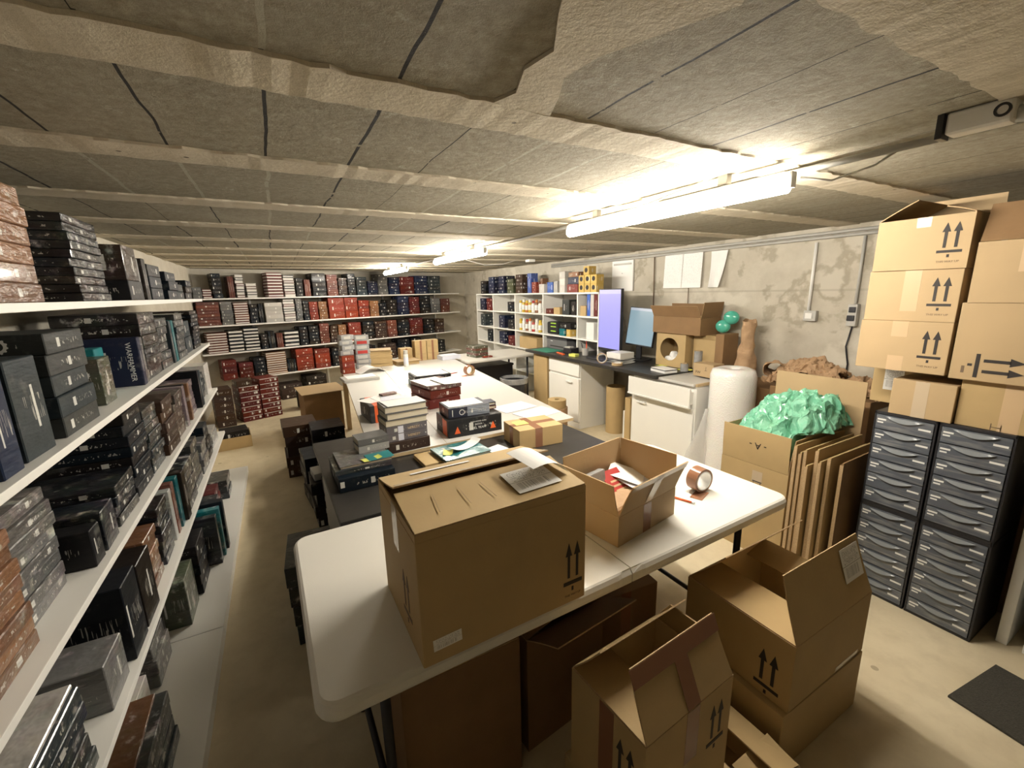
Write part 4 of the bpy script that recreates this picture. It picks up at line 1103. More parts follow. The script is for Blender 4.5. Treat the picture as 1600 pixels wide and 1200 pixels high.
def sheet(label, loc, sx, sy, rz, mat='doc', curl=0.0, name='paper_sheet', group=None, tilt=0.0):
    bm = bmesh.new(); n = 10
    rows = []
    for i in range(n + 1):
        f = i / n - .5
        rows.append([bm.verts.new((sx * f, sy * g, curl * (4 * f * f) + .0004 + (curl * .4 if i == n else 0))) for g in (-.5, 0, .5)])
    for a, b in zip(rows, rows[1:]):
        for k in range(2): bm.faces.new((a[k], b[k], b[k + 1], a[k + 1]))
    thicken(bm, .0008)
    o = obj(name, bm, mat, None, loc, (0, tilt, rz))
    return tag(o, label, 'paper', group)
# tall pile with pale page blocks
px, py = .582, 1.455
z = ZB + .024
o = sbox('game_box', 'dark brown box at the foot of the pile of cream-paged books', (px, py, ZT), (.235, .17, .062), 'b', 'dark', .06)
z = ZT + .0626
for k, s in enumerate(('lower', 'upper')):
    t = thing('boxed_book', f'grey boxed book, {s} of the two under the cream-paged books', 'book', (px - .004, py - .002, z), .06, 'grey boxed books')
    o = obj('slipcase', (lambda b: (box(b, -.113, .113, -.075, .075, 0, .042), bevel(b, .002, 1), b)[2])(bmesh.new()), 'print_dark', t); o.color = (.13, .12, .135, 1)
    part('cover_art', t, 'doc_blue', [(-.052, -.022, -.0756, -.075, .002, .040)])
    part('white_dot', t, 'white_print', [(.099, .105, -.0757, -.075, .018, .024)], .001)
    lettering('spine_lettering', 'HERESY', .020, 'tape_pale', t, (.035, -.0756, .021), (pi / 2, 0, 0))
    z += .0426
for k, s in enumerate(('lowest', 'middle', 'topmost')):
    hbook(f'thick cream-paged book, {s} of the three pages-outward books', (px + (-.004, .004, .0)[k], py + .002 * k, z), (.155, .232, .036), 'g', .06 + pi / 2 + (.0, .03, -.02)[k], group='cream-paged books')
    z += .0366
sheet('white printed note lying on the cream-paged books', (px + .005, py, z), .215, .14, .10, 'doc', .002)
# flat black box pile at the table corner
o = sbox('game_box', 'flat black box with a white tag at the black table corner by the aisle', (.305, 1.22, ZB), (.25, .30, .066), 'k', 'dark', .03)
part('white_tag', o, 'white_print', [(-.12, -.102, -.1508, -.1500, .024, .052)])
z = ZB + .0666
hbook('dark magazine-sized book lying on the flat black corner box', (.30, 1.235, z), (.24, .25, .02), 'c', .03 - pi / 2, 'print_art'); z += .0206
hbook('pale-edged comic on the dark book at the black table corner', (.315, 1.235, z), (.22, .235, .014), 'g', .03 + pi / 2, 'print_art'); z += .0146
sheet('yellow-green sticky note on the comic at the black table corner', (.345, 1.15, z), .09, .045, .25, 'sticky', .004, 'sticky_note')
tag(part('postcard', None, 'teal', [(-.06, .06, -.045, .045, 0, .002)], 0, loc=(.385, 1.175, z), rot=(0, 0, .1)), 'teal picture card beside the sticky note on the comic', 'card')
for k in range(2):
    hbook(f"small grey book, {'lower' if k == 0 else 'upper'} of the pair on the comic", (.375, 1.31, z), (.11, .15, .034), 'g' if k else 'l', .10 - pi / 2, 'print_dark', 'paperback_book', 'small grey books'); z += .0346
# black and orange box with papers on top
t = thing('game_box', 'black box with an orange side band under loose papers on the packing table', 'game box', (.60, 2.14, ZT), .06)
o = obj('box_body', (lambda b: (box(b, -.11, .17, -.14, .14, 0, .118), bevel(b, .003, 1), b)[2])(bmesh.new()), 'print_dark', t); o.color = (.03, .03, .034, 1)
part('orange_band', t, 'orange', [(-.080, .1706, -.1408, .1408, 0.0, .1186)], .002)
zt = ZT + .1192
for i, (x, y, r, m, lab) in enumerate([(.57, 2.18, .5, 'doc', 'white form on the black and orange box at the aisle edge'), (.66, 2.17, .2, 'doc', 'white form over the middle of the black and orange box'),
                                       (.70, 2.12, -.2, 'doc_blue', 'bluish form at the corner of the black and orange box')]):
    sheet(lab, (x, y, zt + i * .0016), .20, .15, r, m, .001)
hbook('thin red booklet lying on the forms of the black and orange box', (.68, 2.25, zt + .006), (.05, .12, .012), 'r', 0.3 + pi / 2, 'print_plain', 'booklet')
sheet('white paper strip under the small grey books beside the tall pile', (.44, 1.66, ZT), .16, .10, .6, 'doc', .01)
# red pile in the middle
x0, y0 = 1.05, 2.30
z = ZT
for k, (ck, hh, pr, lab) in enumerate([('r', .07, 'plain', 'red box at the bottom of the middle pile of the packing table'), ('r', .06, 'plain', 'red box second up in the middle pile of the packing table'), ('e', .035, 'art', 'picture-edged red box under the open folder of the middle pile')]):
    sbox('game_box', lab, (x0 + .01 * k, y0 + .015 * k, z), (.26, .34, hh), ck, pr, .12 + .03 * k); z += hh + .0006
sheet('white document lying open on the red middle pile', (x0 - .02, y0 + .02, z), .22, .30, .15, 'doc', .002)
sheet('white folder page sticking out over the edge of the red middle pile', (x0 + .12, y0 - .03, z + .002), .24, .26, .12, 'paper', .006)
x0, y0 = 1.24, 3.02
z = ZT
for k, (ck, hh, pr, lab) in enumerate([('t', .045, 'art', 'teal and red box at the bottom of the pile behind the red pile'), ('k', .058, 'dark', 'black box with a white mark on top of the teal and red box')]):
    sbox('game_box', lab, (x0, y0, z), (.34, .26, hh), ck, pr, .02 - .05 * k); z += hh + .0006
sheet('white document on the black box behind the red pile', (x0, y0, z), .30, .22, .0, 'doc', .001)
# long black box with red triangles and the blue box on it
t = thing('game_box', 'long black game box with red triangles under the blue-edged box', 'game box', (.835, 1.43, ZT), -.03)
W, D, HH = .345, .235, .108
o = obj('box_body', (lambda b: (box(b, 0, W, 0, D, 0, HH), bevel(b, .004, 2), b)[2])(bmesh.new()), 'print_dark', t); o.color = (.016, .016, .018, 1)
part('orange_panel', t, 'orange', [(-.0006, 0, .03, .11, .004, .10)])
for x in (.055, .285):
    bm = bmesh.new()
    a = [bm.verts.new((x + q[0], -.0004, .042 + q[1])) for q in ((-.019, -.02), (.019, -.02), (0, .024))]
    bm.faces.new(a); thicken(bm, .0006)
    obj('red_triangle', bm, 'orange', t)
lettering('printed_words', 'WARHAMMER 40,000', .011, 'white_print', t, (.19, -.0006, .080), (pi / 2, 0, 0))
lettering('printed_words', 'NOVA', .016, 'white_print', t, (.19, -.0006, .062), (pi / 2, 0, 0))
lettering('printed_words', 'KILL TEAM', .020, 'white_print', t, (.19, -.0006, .040), (pi / 2, 0, 0))
t = thing('game_box', 'navy box with a white ring and battle art on the long black box', 'game box', (.850, 1.462, ZT + HH + .0006), -.04)
W, D, HB = .265, .185, .064
o = obj('box_body', (lambda b: (box(b, 0, W, 0, D, 0, HB), bevel(b, .003, 1), b)[2])(bmesh.new()), 'print_dark', t); o.color = (.022, .026, .045, 1)
o = part('battle_art', t, 'print_art', [(.12, W - .002, -.0008, 0, .003, HB - .003)]); o.color = (.22, .25, .30, 1)
bm = bmesh.new(); ringtube(bm, .017, .0135, .0006, 28); obj('white_ring', bm, 'white_print', t, (.085, -.0002, .032), (pi / 2, 0, 0))
part('side_print', t, 'white_print', [(.024, .028, -.0006, 0, .012, .052)])
zt = ZT + HH + HB + .0014
sheet('white packing list on the navy ringed box', (.975, 1.555, zt), .22, .15, -.02, 'doc', .001)
zz = ZT + HH + .0008
for k, (ck, lab) in enumerate([('r', 'red hardback, lower of two behind the navy ringed box'), ('n', 'navy hardback, upper of two behind the navy ringed box')]):
    hbook(lab, (1.135, 1.575 + .004 * k, zz), (.13, .085, .022), ck, -.04 - .04 * k, 'print_plain'); zz += .0226
# books in front on the black table
tag(part('brown_packet', None, 'cardboard', [(-.07, .07, -.09, .09, 0, .022)], .003, loc=(.66, 1.22, ZB), rot=(0, 0, .05)), 'small tan packet half under the pink and teal books', 'packet')
hbook('pink-edged book on the black table behind the big brown box', (.80, 1.195, ZB), (.22, .19, .028), 'm', .07 + pi / 2, 'print_plain')
hbook('teal picture book on the pink-edged book', (.81, 1.19, ZB + .0286), (.21, .26, .014), 't', .07 + pi / 2, 'print_art')
sheet('yellow sticky note on the teal picture book', (.735, 1.175, ZB + .0432), .05, .075, -.4, 'sticky', .006, 'sticky_note')
o = sheet('folded white papers lying on the teal picture book', (.845, 1.21, ZB + .0440), .19, .065, .42, 'doc', .018)
sheet('white envelope on the black table beside the teal book', (.98, 1.17, ZB), .20, .11, .25, 'paper', .002)
# printed sheets on the broad table
for i, (x, y, r, m, lab) in enumerate([(1.56, 1.62, .2, 'doc_blue', 'blue-lined printed sheet near the corner of the broad packing table'), (1.50, 1.84, .15, 'doc_blue', 'blue-lined printed sheet further along the broad packing table')]):
    sheet(lab, (x, y, ZT), .29, .20, r, m, .0008, group='printed sheets on the broad packing table')
# far end of the packing tables
t = tape_roll('lone roll of brown tape standing on the far broad packing table', (1.72, 3.19, ZT + .055), (pi / 2, 0, rad(5)), .055, .040, .048, 'tape_brown', 'cardboard_pale')
tag(part('tape_tail', None, 'orange', [(-.08, .05, -.02, .02, 0, .001)], 0, loc=(1.63, 3.17, ZT), rot=(0, 0, .2)), 'orange strip lying under the lone tape roll', 'tape')
pen('dark pen lying beside the lone roll of brown tape', (1.44, 2.95, ZT + .004), (1.54, 3.07, ZT + .004), 'ink')
pen('red pen lying behind the lone roll of brown tape', (1.56, 3.36, ZT + .004), (1.68, 3.40, ZT + .004), 'red')
t = thing('ring_binder', 'grey flat box with white forms near the red tower on the packing table', 'box', (.70, 3.62, ZT), .06)
part('box_body', t, 'grey_plastic', [(-.17, .17, -.12, .12, 0, .03)], .003)
sheet('white form on the grey flat box near the red tower', (.71, 3.64, ZT + .031), .28, .18, .06, 'doc', .001)
bm = bmesh.new(); rows = []
for i in range(13):
    f = i / 12
    rows.append([bm.verts.new((-.15 + .3 * f, y, .005 + .055 * sin(pi * f) ** 1.5)) for y in (-.1, 0, .1)])
for a, b in zip(rows, rows[1:]):
    for k in range(2): bm.faces.new((a[k], b[k], b[k + 1], a[k + 1]))
thicken(bm, .003)
tag(obj('magazine', bm, 'doc', None, (.88, 4.04, ZT), (0, 0, .2)), 'arched open magazine beside the red tower on the packing table', 'magazine')
for k in range(3):
    sbox('red_box', f"bright red box, {ordw(k + 1)} up in the red tower on the packing table", (.655, 4.10, ZT + k * .0656), (.13, .12, .065), 'R', 'plain', .1 + .02 * k, group='red boxes of the tower')
for k in range(4):
    o = tag(part('blister_pack', None, 'clear_film', [(-.07, .07, -.05, .05, 0, .055)], .008, loc=(.66 + .012 * (k % 2), 4.13, ZT + .198 + k * .0556), rot=(0, 0, .1 + .15 * (k % 2)), seg=2), f"clear blister pack, {ordw(k + 1)} up on the red tower", 'packet', 'clear packs on the red tower')
    part('grey_figure', o, 'grey_plastic', [(-.04, .03, -.052, -.0505, .01, .04)], .0005)
for k in range(7):
    o = tag(part('blister_pack', None, 'clear_film', [(-.08, .08, -.05, .05, 0, .055)], .008, loc=(.86 + .01 * (k % 2), 4.34, ZT + k * .0556), rot=(0, 0, .05 - .1 * (k % 2)), seg=2), f"clear blister pack, {ordw(k + 1)} up in the taller clear pile", 'packet', 'clear packs in the taller pile')
    part('card_insert', o, 'red' if k in (3, 5) else 'grey_plastic', [(-.06, .05, -.052, -.0505, .01, .045)], .0005)
for k in range(9):
    tag(part('flat_carton', None, 'cardboard', [(-.13, .13, -.11, .11, 0, .020)], .002, loc=(1.075 + rng.uniform(-.008, .008), 4.42 + rng.uniform(-.008, .008), ZT + k * .0206), rot=(0, 0, -.1 + rng.uniform(-.05, .05))), f"folded tan carton, {ordw(k + 1)} up in the tall flat pile", 'cardboard', 'folded cartons in the tall flat pile')
tag(part('cardboard_sheet', None, 'cardboard_pale', [(-.15, .15, -.12, .12, 0, .006)], 0, loc=(1.06, 4.42, ZT + .190), rot=(0, 0, -.2)), 'pale cardboard sheet topping the tall flat pile', 'cardboard')
for k in range(2):
    tag(part('flat_carton', None, 'cardboard', [(-.14, .14, -.1, .1, 0, .02)], .002, loc=(1.37, 4.36, ZT + k * .0206), rot=(0, 0, .05 * k)), f"folded tan carton, {'lower' if k == 0 else 'upper'} of the low flat pair", 'cardboard', 'folded cartons in the low flat pair')
tag(part('cardboard_sheet', None, 'cardboard_pale', [(-.15, .15, -.12, .12, 0, .005)], 0, loc=(1.38, 4.36, ZT + .042), rot=(0, 0, .1)), 'pale cardboard sheet topping the low flat pair', 'cardboard')
for i, (x, y, k) in enumerate([(1.42, 4.545, 0), (1.42, 4.545, 1), (1.60, 4.52, 0), (1.60, 4.52, 1), (1.60, 4.52, 2), (1.76, 4.53, 0), (1.76, 4.53, 1), (1.76, 4.53, 2)]):
    t = closed_carton(f"little tan carton, {ordw(k + 1)} up in the {ordw([1.42, 1.60, 1.76].index(x) + 1)} pile at the table's far end", (x - .075, y - .06, ZT + k * .0856), .03, .152, .12, .085, 'cardboard', tape=[(.065, .09, -.0006, 0, 0, .085, 'tape_brown')], group="little cartons at the table's far end")
t = thing('tube_can', 'white narrow spray can standing before the tan cartons', 'can', (1.32, 4.15, ZT))
bm = bmesh.new(); lathe(bm, [(.028, 0), (.028, .14), (.024, .145)], 18); obj('can_body', bm, 'white_plastic', t, smooth=False)
bm = bmesh.new(); lathe(bm, [(.0285, .03), (.0285, .11)], 18, cap=False); obj('can_label', bm, 'doc_blue', t)
bm = bmesh.new(); lathe(bm, [(.025, .145), (.025, .19)], 18); obj('cap', bm, 'grey_plastic', t)
tag(part('paper_ream', None, 'doc_blue', [(-.13, .13, -.1, .1, 0, .05)], .002, loc=(1.95, 4.42, ZT), rot=(0, 0, .1)), 'pale lilac paper pack at the far corner of the broad packing table', 'paper')
# back table
for k in range(5):
    sbox('game_box', f"red and green box, {ordw(k + 1)} up in the pile on the back table", (2.40, 4.50, .7408 + .012 * 0 + k * .0306), (.20, .24, .03), 'e' if k % 2 else 'v', 'art', .15, group='boxes on the back table')
sbox('game_box', 'small red box lying before the pile on the back table', (2.47, 4.33, .7408), (.14, .05, .02), 'R', 'plain', .1)

# ------------------------------------------------------------------ aisle floor beside the tables
t, fl = open_carton('tan floor carton holding black and white game boxes by the maroon pile', (-.70, 4.42, .0005), .10, .34, .34, .13, {}, 'cardboard')
for k in range(2):
    sbox('game_box', f"black box with a white mark, {'lower' if k == 0 else 'upper'} of two in the tan floor carton", (-.53, 4.60, .006 + k * .0906), (.26, .24, .09), 'k', 'dark', .12 + .05 * k)
t, fl = open_carton('dark carton with a wide tan lid standing by the packing tables', (.20, 4.55, .0005), .08, .42, .5, .48, {}, 'cardboard_dark_shaded')
tag(part('cardboard_sheet', None, 'cardboard_pale', [(-.25, .25, -.28, .28, 0, .008)], 0, loc=(.40, 4.80, .4815), rot=(0, 0, .1)), 'wide tan cardboard lid on the dark carton by the packing tables', 'cardboard')
t = thing('bag', 'black slumped bag on the floor before the far shelving', 'bag', (.32, 5.95, 0), .2)
bm = bmesh.new(); box(bm, -.15, .15, -.12, .12, 0.0, .30); bevel(bm, .06, 4); obj('bag_body', bm, 'black_fabric', t, smooth=True)
part('white_logo', t, 'white_print', [(.05, .10, -.1215, -.1195, .06, .10)])
for i, (x, y, w, d, n, hh, rz) in enumerate([(.10, 3.45, .28, .34, 5, .095, .05), (.30, 3.10, .26, .30, 5, .10, .0), (.22, 2.72, .28, .30, 4, .10, .08), (.24, 2.33, .26, .26, 4, .085, .04), (.30, 2.06, .24, .20, 5, .10, .03)]):
    for k in range(n):
        sbox('game_box', f"black box, {ordw(k + 1)} up in {ordw(5 - i)} dark floor pile beside the packing tables", (x + rng.uniform(-.012, .012), y + rng.uniform(-.012, .012), .001 + k * (hh + .0006)), (w, d, hh), 'b' if i == 0 else 'k', 'dark', rz + rng.uniform(-.05, .05), group='black boxes piled on the floor beside the packing tables')
sbox('game_box', 'pale grey box topping a dark floor pile beside the packing tables', (.24, 2.33, .3435), (.24, .16, .05), 'l', 'dark', .1)
for k in range(4):
    sbox('game_box', f"dark green box, {ordw(k + 1)} up in the pile beside the black table", (.035, 1.30, .001 + k * .1006), (.20, .32, .10), 'c', 'art', .05 - .04 * k, group='boxes piled beside the black table')

# ------------------------------------------------------------------ on and around the desk
M['printer_grey'] = plain('printer_grey', (.14, .14, .145), .45)
ZD = .8366
t = thing('monitor', 'tall portrait monitor with a violet screen on the desk', 'monitor', (3.29, 2.835, ZD), rad(-4))
part('bezel', t, 'black_plastic', [(-.012, .022, -.197, .197, .085, .772)], .006)
part('screen', t, 'screen_violet', [(-.0135, -.0115, -.188, .188, .115, .762)], label='glowing violet screen').rotation_euler = (0, 0, 0)
part('stand_neck', t, 'black_plastic', [(.022, .055, -.035, .035, .01, .36)], .006)
part('stand_base', t, 'dark_metal', [(-.20, .15, -.15, .16, 0, .014)], .005)
t = thing('monitor', 'smaller tilted monitor with a pale blue screen on the desk', 'monitor', (3.42, 2.545, ZD), rad(12))
part('bezel', t, 'black_plastic', [(-.012, .02, -.165, .165, .16, .57)], .005, rot=(rad(4), rad(6), 0))
part('screen', t, 'screen_blue', [(-.0135, -.0115, -.158, .158, .175, .562)], rot=(rad(4), rad(6), 0), label='glowing pale blue screen')
part('stand_neck', t, 'black_plastic', [(.03, .06, -.03, .03, .01, .36)], .006)
part('stand_base', t, 'black_plastic', [(-.05, .14, -.11, .11, 0, .014)], .005)
tape_roll('roll of pale tape standing on the black desk', (3.01, 2.63, ZD + .055), (pi / 2, 0, rad(-35)), .055, .043, .03, 'tape_pale', 'paper')
tape_roll('roll of pale tape lying flat on the black desk', (3.05, 2.44, ZD + .0135), (0, 0, 0), .055, .036, .025, 'cardboard_pale', 'paper')
tag(part('note_block', None, 'sticky', [(-.035, .035, -.05, .05, 0, .03)], .002, loc=(3.07, 3.20, ZD), rot=(0, 0, .2)), 'block of yellow notes on the black desk', 'notes')
tag(part('cutter', None, 'orange', [(-.012, .012, -.10, .10, 0, .014)], .003, loc=(3.06, 3.46, ZD), rot=(0, 0, -.2)), 'yellow-orange cutter on the black desk beside the green mat', 'knife')
tag(part('cutting_mat', None, 'green_mat', [(-.13, .13, -.19, .19, 0, .004)], 0, loc=(3.11, 3.84, ZD), rot=(0, 0, .04)), 'green cutting mat at the far end of the black desk', 'mat')
t = thing('pen_pot', 'pale pen pot with red scissors and pens by the tall monitor', 'pot', (3.23, 3.19, ZD))
bm = bmesh.new(); lathe(bm, [(.035, 0), (.04, .085), (.036, .085), (.032, .006)], 18); obj('cup', bm, 'grey_plastic', t)
for i, (dx, dy, m) in enumerate([(.01, .0, 'red'), (-.012, .01, 'ink'), (.0, -.015, 'orange')]):
    bm = bmesh.new(); tube(bm, [(dx, dy, .01), (dx * 2.6, dy * 2.6 + .01, .17 - .02 * i)], .005, 8); obj('pen', bm, m, t)
t = thing('label_printer', 'black label printer on the desk between the green mat and pen pot', 'printer', (3.19, 3.43, ZD), .1)
part('case', t, 'black_plastic', [(-.06, .08, -.07, .07, 0, .07)], .012, seg=3)
part('lid', t, 'grey_plastic', [(-.055, .02, -.05, .05, .07, .085)], .006)
t = thing('printer', 'dark grey office printer on the far end of the desk below the striped bag', 'printer', (3.27, 3.62, ZD))
part('case', t, 'printer_grey', [(0.0, .30, 0, .46, 0, .125)], .008)
part('tray_lid', t, 'black_plastic', [(-.004, .30, -.004, .464, .1255, .145)], .004)
part('button_strip', t, 'white_print', [(-.001, .001, .32, .37, .10, .108)])
part('paper_slot', t, 'ink', [(-.001, .002, .08, .38, .03, .045)])
t = thing('paper_box', 'white paper box lying under the pale blue screen', 'box', (3.20, 2.56, ZD + .0525), .05)
part('box_body', t, 'white_plastic', [(-.10, .10, -.10, .10, 0, .06)], .003)
for k in range(3):
    sheet(f"{['crumpled', 'white', 'green-edged'][k]} papers, {['lowest', 'middle', 'topmost'][k]} layer under the white paper box", (3.20 + .015 * k, 2.55 + .012 * k, ZD + k * .017), .22, .21 - .01 * k, .1 * k, 'doc', .008)
    if k == 2: tag(part('paper_pad', None, 'paper', [(-.08, .08, -.09, .09, 0, .012)], .001, loc=(3.20, 2.565, ZD + .0415), rot=(0, 0, .05)), 'thick white pad right beneath the white paper box', 'paper')
t = thing('notebook', 'closed grey notebook pile on the near end of the black desk', 'notebook', (3.16, 1.93, ZD), rad(-8))
part('lower_pad', t, 'paper', [(-.07, .07, -.10, .10, 0, .022)], .002)
part('cover', t, 'dark_metal', [(-.07, .07, -.10, .10, .0225, .030)], .002)
part('page_edge', t, 'paper', [(-.068, .068, -.098, .098, .030, .034)], .001)
sheet('yellow note sheet behind the grey notebook, beside the holed box', (3.40, 2.16, ZD), .12, .10, .2, 'sticky', .003, 'sticky_note')
sheet('yellow note sheet near the film rolls on the desk', (3.38, 1.88, ZD), .12, .12, -.3, 'sticky', .004, 'sticky_note')
# box with round hole
t = thing('dispenser_box', 'tan box with a big round hole holding white packing on the desk', 'carton', (3.42, 2.27, ZD), -pi / 2)
W, D, HH = .355, .26, .33
bm = bmesh.new()
box(bm, 0, W, .006, .011, 0, .001)
bm.free(); bm = bmesh.new()
n = 40; cx_, cz_, rr = W * .46, HH * .52, .112
ring_f = [bm.verts.new((cx_ + rr * cos(2 * pi * i / n), 0, cz_ + rr * sin(2 * pi * i / n))) for i in range(n)]
ring_b = [bm.verts.new((v.co.x, .006, v.co.z)) for v in ring_f]
def sq(i, y):
    a = 2 * pi * i / n; c_, s_ = cos(a), sin(a)
    tx = (W - cx_) / c_ if c_ > 1e-6 else (-cx_ / c_ if c_ < -1e-6 else 1e9)
    tz = (HH - cz_) / s_ if s_ > 1e-6 else (-cz_ / s_ if s_ < -1e-6 else 1e9)
    q = min(tx, tz)
    return (cx_ + q * c_, y, cz_ + q * s_)
out_f = [bm.verts.new(sq(i, 0)) for i in range(n)]
for i in range(n):
    j = (i + 1) % n
    bm.faces.new((ring_f[i], ring_f[j], out_f[j], out_f[i])); bm.faces.new((ring_f[i], ring_b[i], ring_b[j], ring_f[j]))
box(bm, 0, .006, .001, D, 0, HH); box(bm, W - .006, W, .001, D, 0, HH); box(bm, 0, W, D - .006, D, 0, HH); box(bm, 0, W, .001, D, 0, .006); box(bm, 0, W, .001, D, HH - .006, HH)
obj('body', bm, 'cardboard', t)
for i, (x, y, z) in enumerate([(.10, .07, .05), (.19, .06, .045), (.15, .09, .10), (.24, .08, .06)]):
    bm = bmesh.new(); bmesh.ops.create_icosphere(bm, subdivisions=2, radius=.045)
    rr_ = random.Random(i)
    for v in bm.verts: v.co *= rr_.uniform(.85, 1.12)
    obj('packing_wad', bm, 'paper', t, (x, y, z), smooth=False)
t, fl = open_carton('open brown carton with raised flaps on top of the holed box', (3.40, 2.31, ZD + .3306), -pi / 2, .56, .28, .16, {'y0': (.12, 118), 'y1': (.12, 80), 'x0': (.06, 118, .01), 'x1': (.14, 100)}, 'cardboard_dark_shaded')
tag(part('flat_carton', None, 'cardboard', [(0, .12, 0, .29, 0, .33)], .004, loc=(3.50, 1.60, ZD)), 'tan flat carton standing behind the film rolls on the desk', 'carton')
t = closed_carton('dark brown box standing by the upright kraft paper on the desk', (3.40, 1.585, ZD), -pi / 2, .08, .2, .362, 'cardboard_dark_shaded')
for i, (x, y, r_, hh, lab) in enumerate([(3.36, 1.72, .036, .20, 'taller roll of clear film standing on the desk'), (3.33, 1.84, .036, .07, 'shorter roll of clear film standing on the desk')]):
    t = thing('film_roll', lab, 'roll', (x, y, ZD))
    bm = bmesh.new(); ringtube(bm, r_, r_ - .012, hh, 28); obj('film_winding', bm, 'clear_film', t)
    bm = bmesh.new(); ringtube(bm, r_ - .0125, r_ - .016, hh + .006, 24); obj('core', bm, 'cardboard_pale', t)
t = closed_carton('small tan carton printed with upright letters on the near end of the desk', (3.235, 1.665, ZD), -pi / 2, .20, .14, .115, 'cardboard_pale')
lettering('printed_words', 'FW', .035, 'ink', t, (.05, -.0006, .035), (pi / 2, 0, 0))
part('printed_mark', t, 'ink', [(.125, .128, -.0006, 0, .06, .09), (.115, .138, -.0006, 0, .055, .058)])
t = thing('green_air_pillow', 'pair of teal-green inflated air pillows in front of the cement wall', 'air pillow', (3.52, 1.565, 1.172))
M['air_pillow'] = plain('teal_air_pillow', (.07, .40, .30), .2, coat=.6)
for i, (dy, dz, r_) in enumerate([(-.03, .165, .06), (.045, .085, .058)]):
    bm = bmesh.new(); bmesh.ops.create_uvsphere(bm, u_segments=24, v_segments=14, radius=r_)
    for v in bm.verts: v.co.y *= 1.2; v.co.x *= .7
    obj('pillow', bm, 'air_pillow', t, (0, dy, dz), smooth=True)

# under the desk
t = thing('cardboard_tube', 'tall tan cardboard tube standing under the desk between the cabinets', 'tube', (3.30, 2.72, 0))
bm = bmesh.new(); ringtube(bm, .105, .098, .535, 40); obj('shell', bm, 'cardboard', t, smooth=False)
tag(part('flat_carton', None, 'cardboard', [(0, .34, -.035, .035, 0, .52)], .003, loc=(3.06, 2.28, .0005), rot=(0, 0, .05)), 'folded tan carton standing under the desk by the nearer cabinet', 'cardboard')
tag(part('white_board', None, 'melamine', [(0, .3, -.01, .01, 0, .36)], .001, loc=(3.10, 2.37, .0005), rot=(0, 0, .05)), 'narrow white board standing between the cardboard tube and folded carton', 'board')
t = thing('kraft_roll', 'roll of kraft paper standing on the floor before the far white cabinet', 'roll', (2.73, 3.06, 0))
bm = bmesh.new(); ringtube(bm, .105, .03, .39, 36); obj('paper_winding', bm, 'cardboard', t)
bm = bmesh.new(); ringtube(bm, .122, .1055, .30, 36); obj('outer_winding', bm, 'kraft', t)
t = thing('waste_bin', 'black waste bin with a clear liner beside the desk end', 'bin', (2.66, 3.94, 0))
bm = bmesh.new(); lathe(bm, [(.14, 0), (.18, .50), (.172, .50), (.135, .02)], 28); obj('bin_body', bm, 'black_plastic', t)
bm = bmesh.new(); lathe(bm, [(.183, .44), (.187, .505), (.17, .51), (.165, .47)], 28, cap=False); obj('liner', bm, 'clear_film', t)
for i in range(2):
    t = thing('storage_crate', f"dark crate, {'lower' if i == 0 else 'upper'} of two under the back table", 'crate', (2.62, 4.62, .001 + i * .3006), .09, 'dark crates under the back table')
    part('crate_body', t, 'black_plastic', [(-.30, .30, -.18, .18, 0, .29)], .012)
    part('crate_rim', t, 'dark_metal', [(-.31, .31, -.19, .19, .27, .30)], .006)

# bubble wrap roll
t = thing('bubble_wrap_roll', 'big white roll of bubble wrap standing beside the white cabinet', 'roll', (3.10, 1.19, 0))
bm = bmesh.new()
prof = [(.150, 0), (.162, .02), (.166, .25), (.164, .5), (.166, .75), (.164, .93), (.150, .972), (.115, .985), (.05, .982), (.038, .965), (.038, .5)]
rings = []
for r_, z in prof:
    rings.append([bm.verts.new(((r_ + .003 * sin(5 * a + z * 9)) * cos(a), (r_ + .003 * sin(5 * a + z * 9)) * sin(a), z)) for a in [2 * pi * i / 48 for i in range(48)]])
for a, b in zip(rings, rings[1:]):
    for i in range(48): bm.faces.new((a[i], a[(i + 1) % 48], b[(i + 1) % 48], b[i]))
bm.faces.new(rings[0][::-1])
obj('winding', bm, 'bubble', t, smooth=True)
bm = bmesh.new(); rows = []
for i in range(11):
    f = i / 10
    z = .66 - .62 * f
    x0_ = -.155; y0_ = -.05
    rows.append([bm.verts.new((x0_ - g * (.04 + .26 * f) * .35 - .015 * sin(7 * f + 3 * g), y0_ + .13 + g * (.02 + .16 * f), z)) for g in (0, .33, .66, 1)])
for a, b in zip(rows, rows[1:]):
    for k in range(3): bm.faces.new((a[k], b[k], b[k + 1], a[k + 1]))
thicken(bm, .002)
obj('loose_sheet', bm, 'bubble_loose', t, smooth=True)

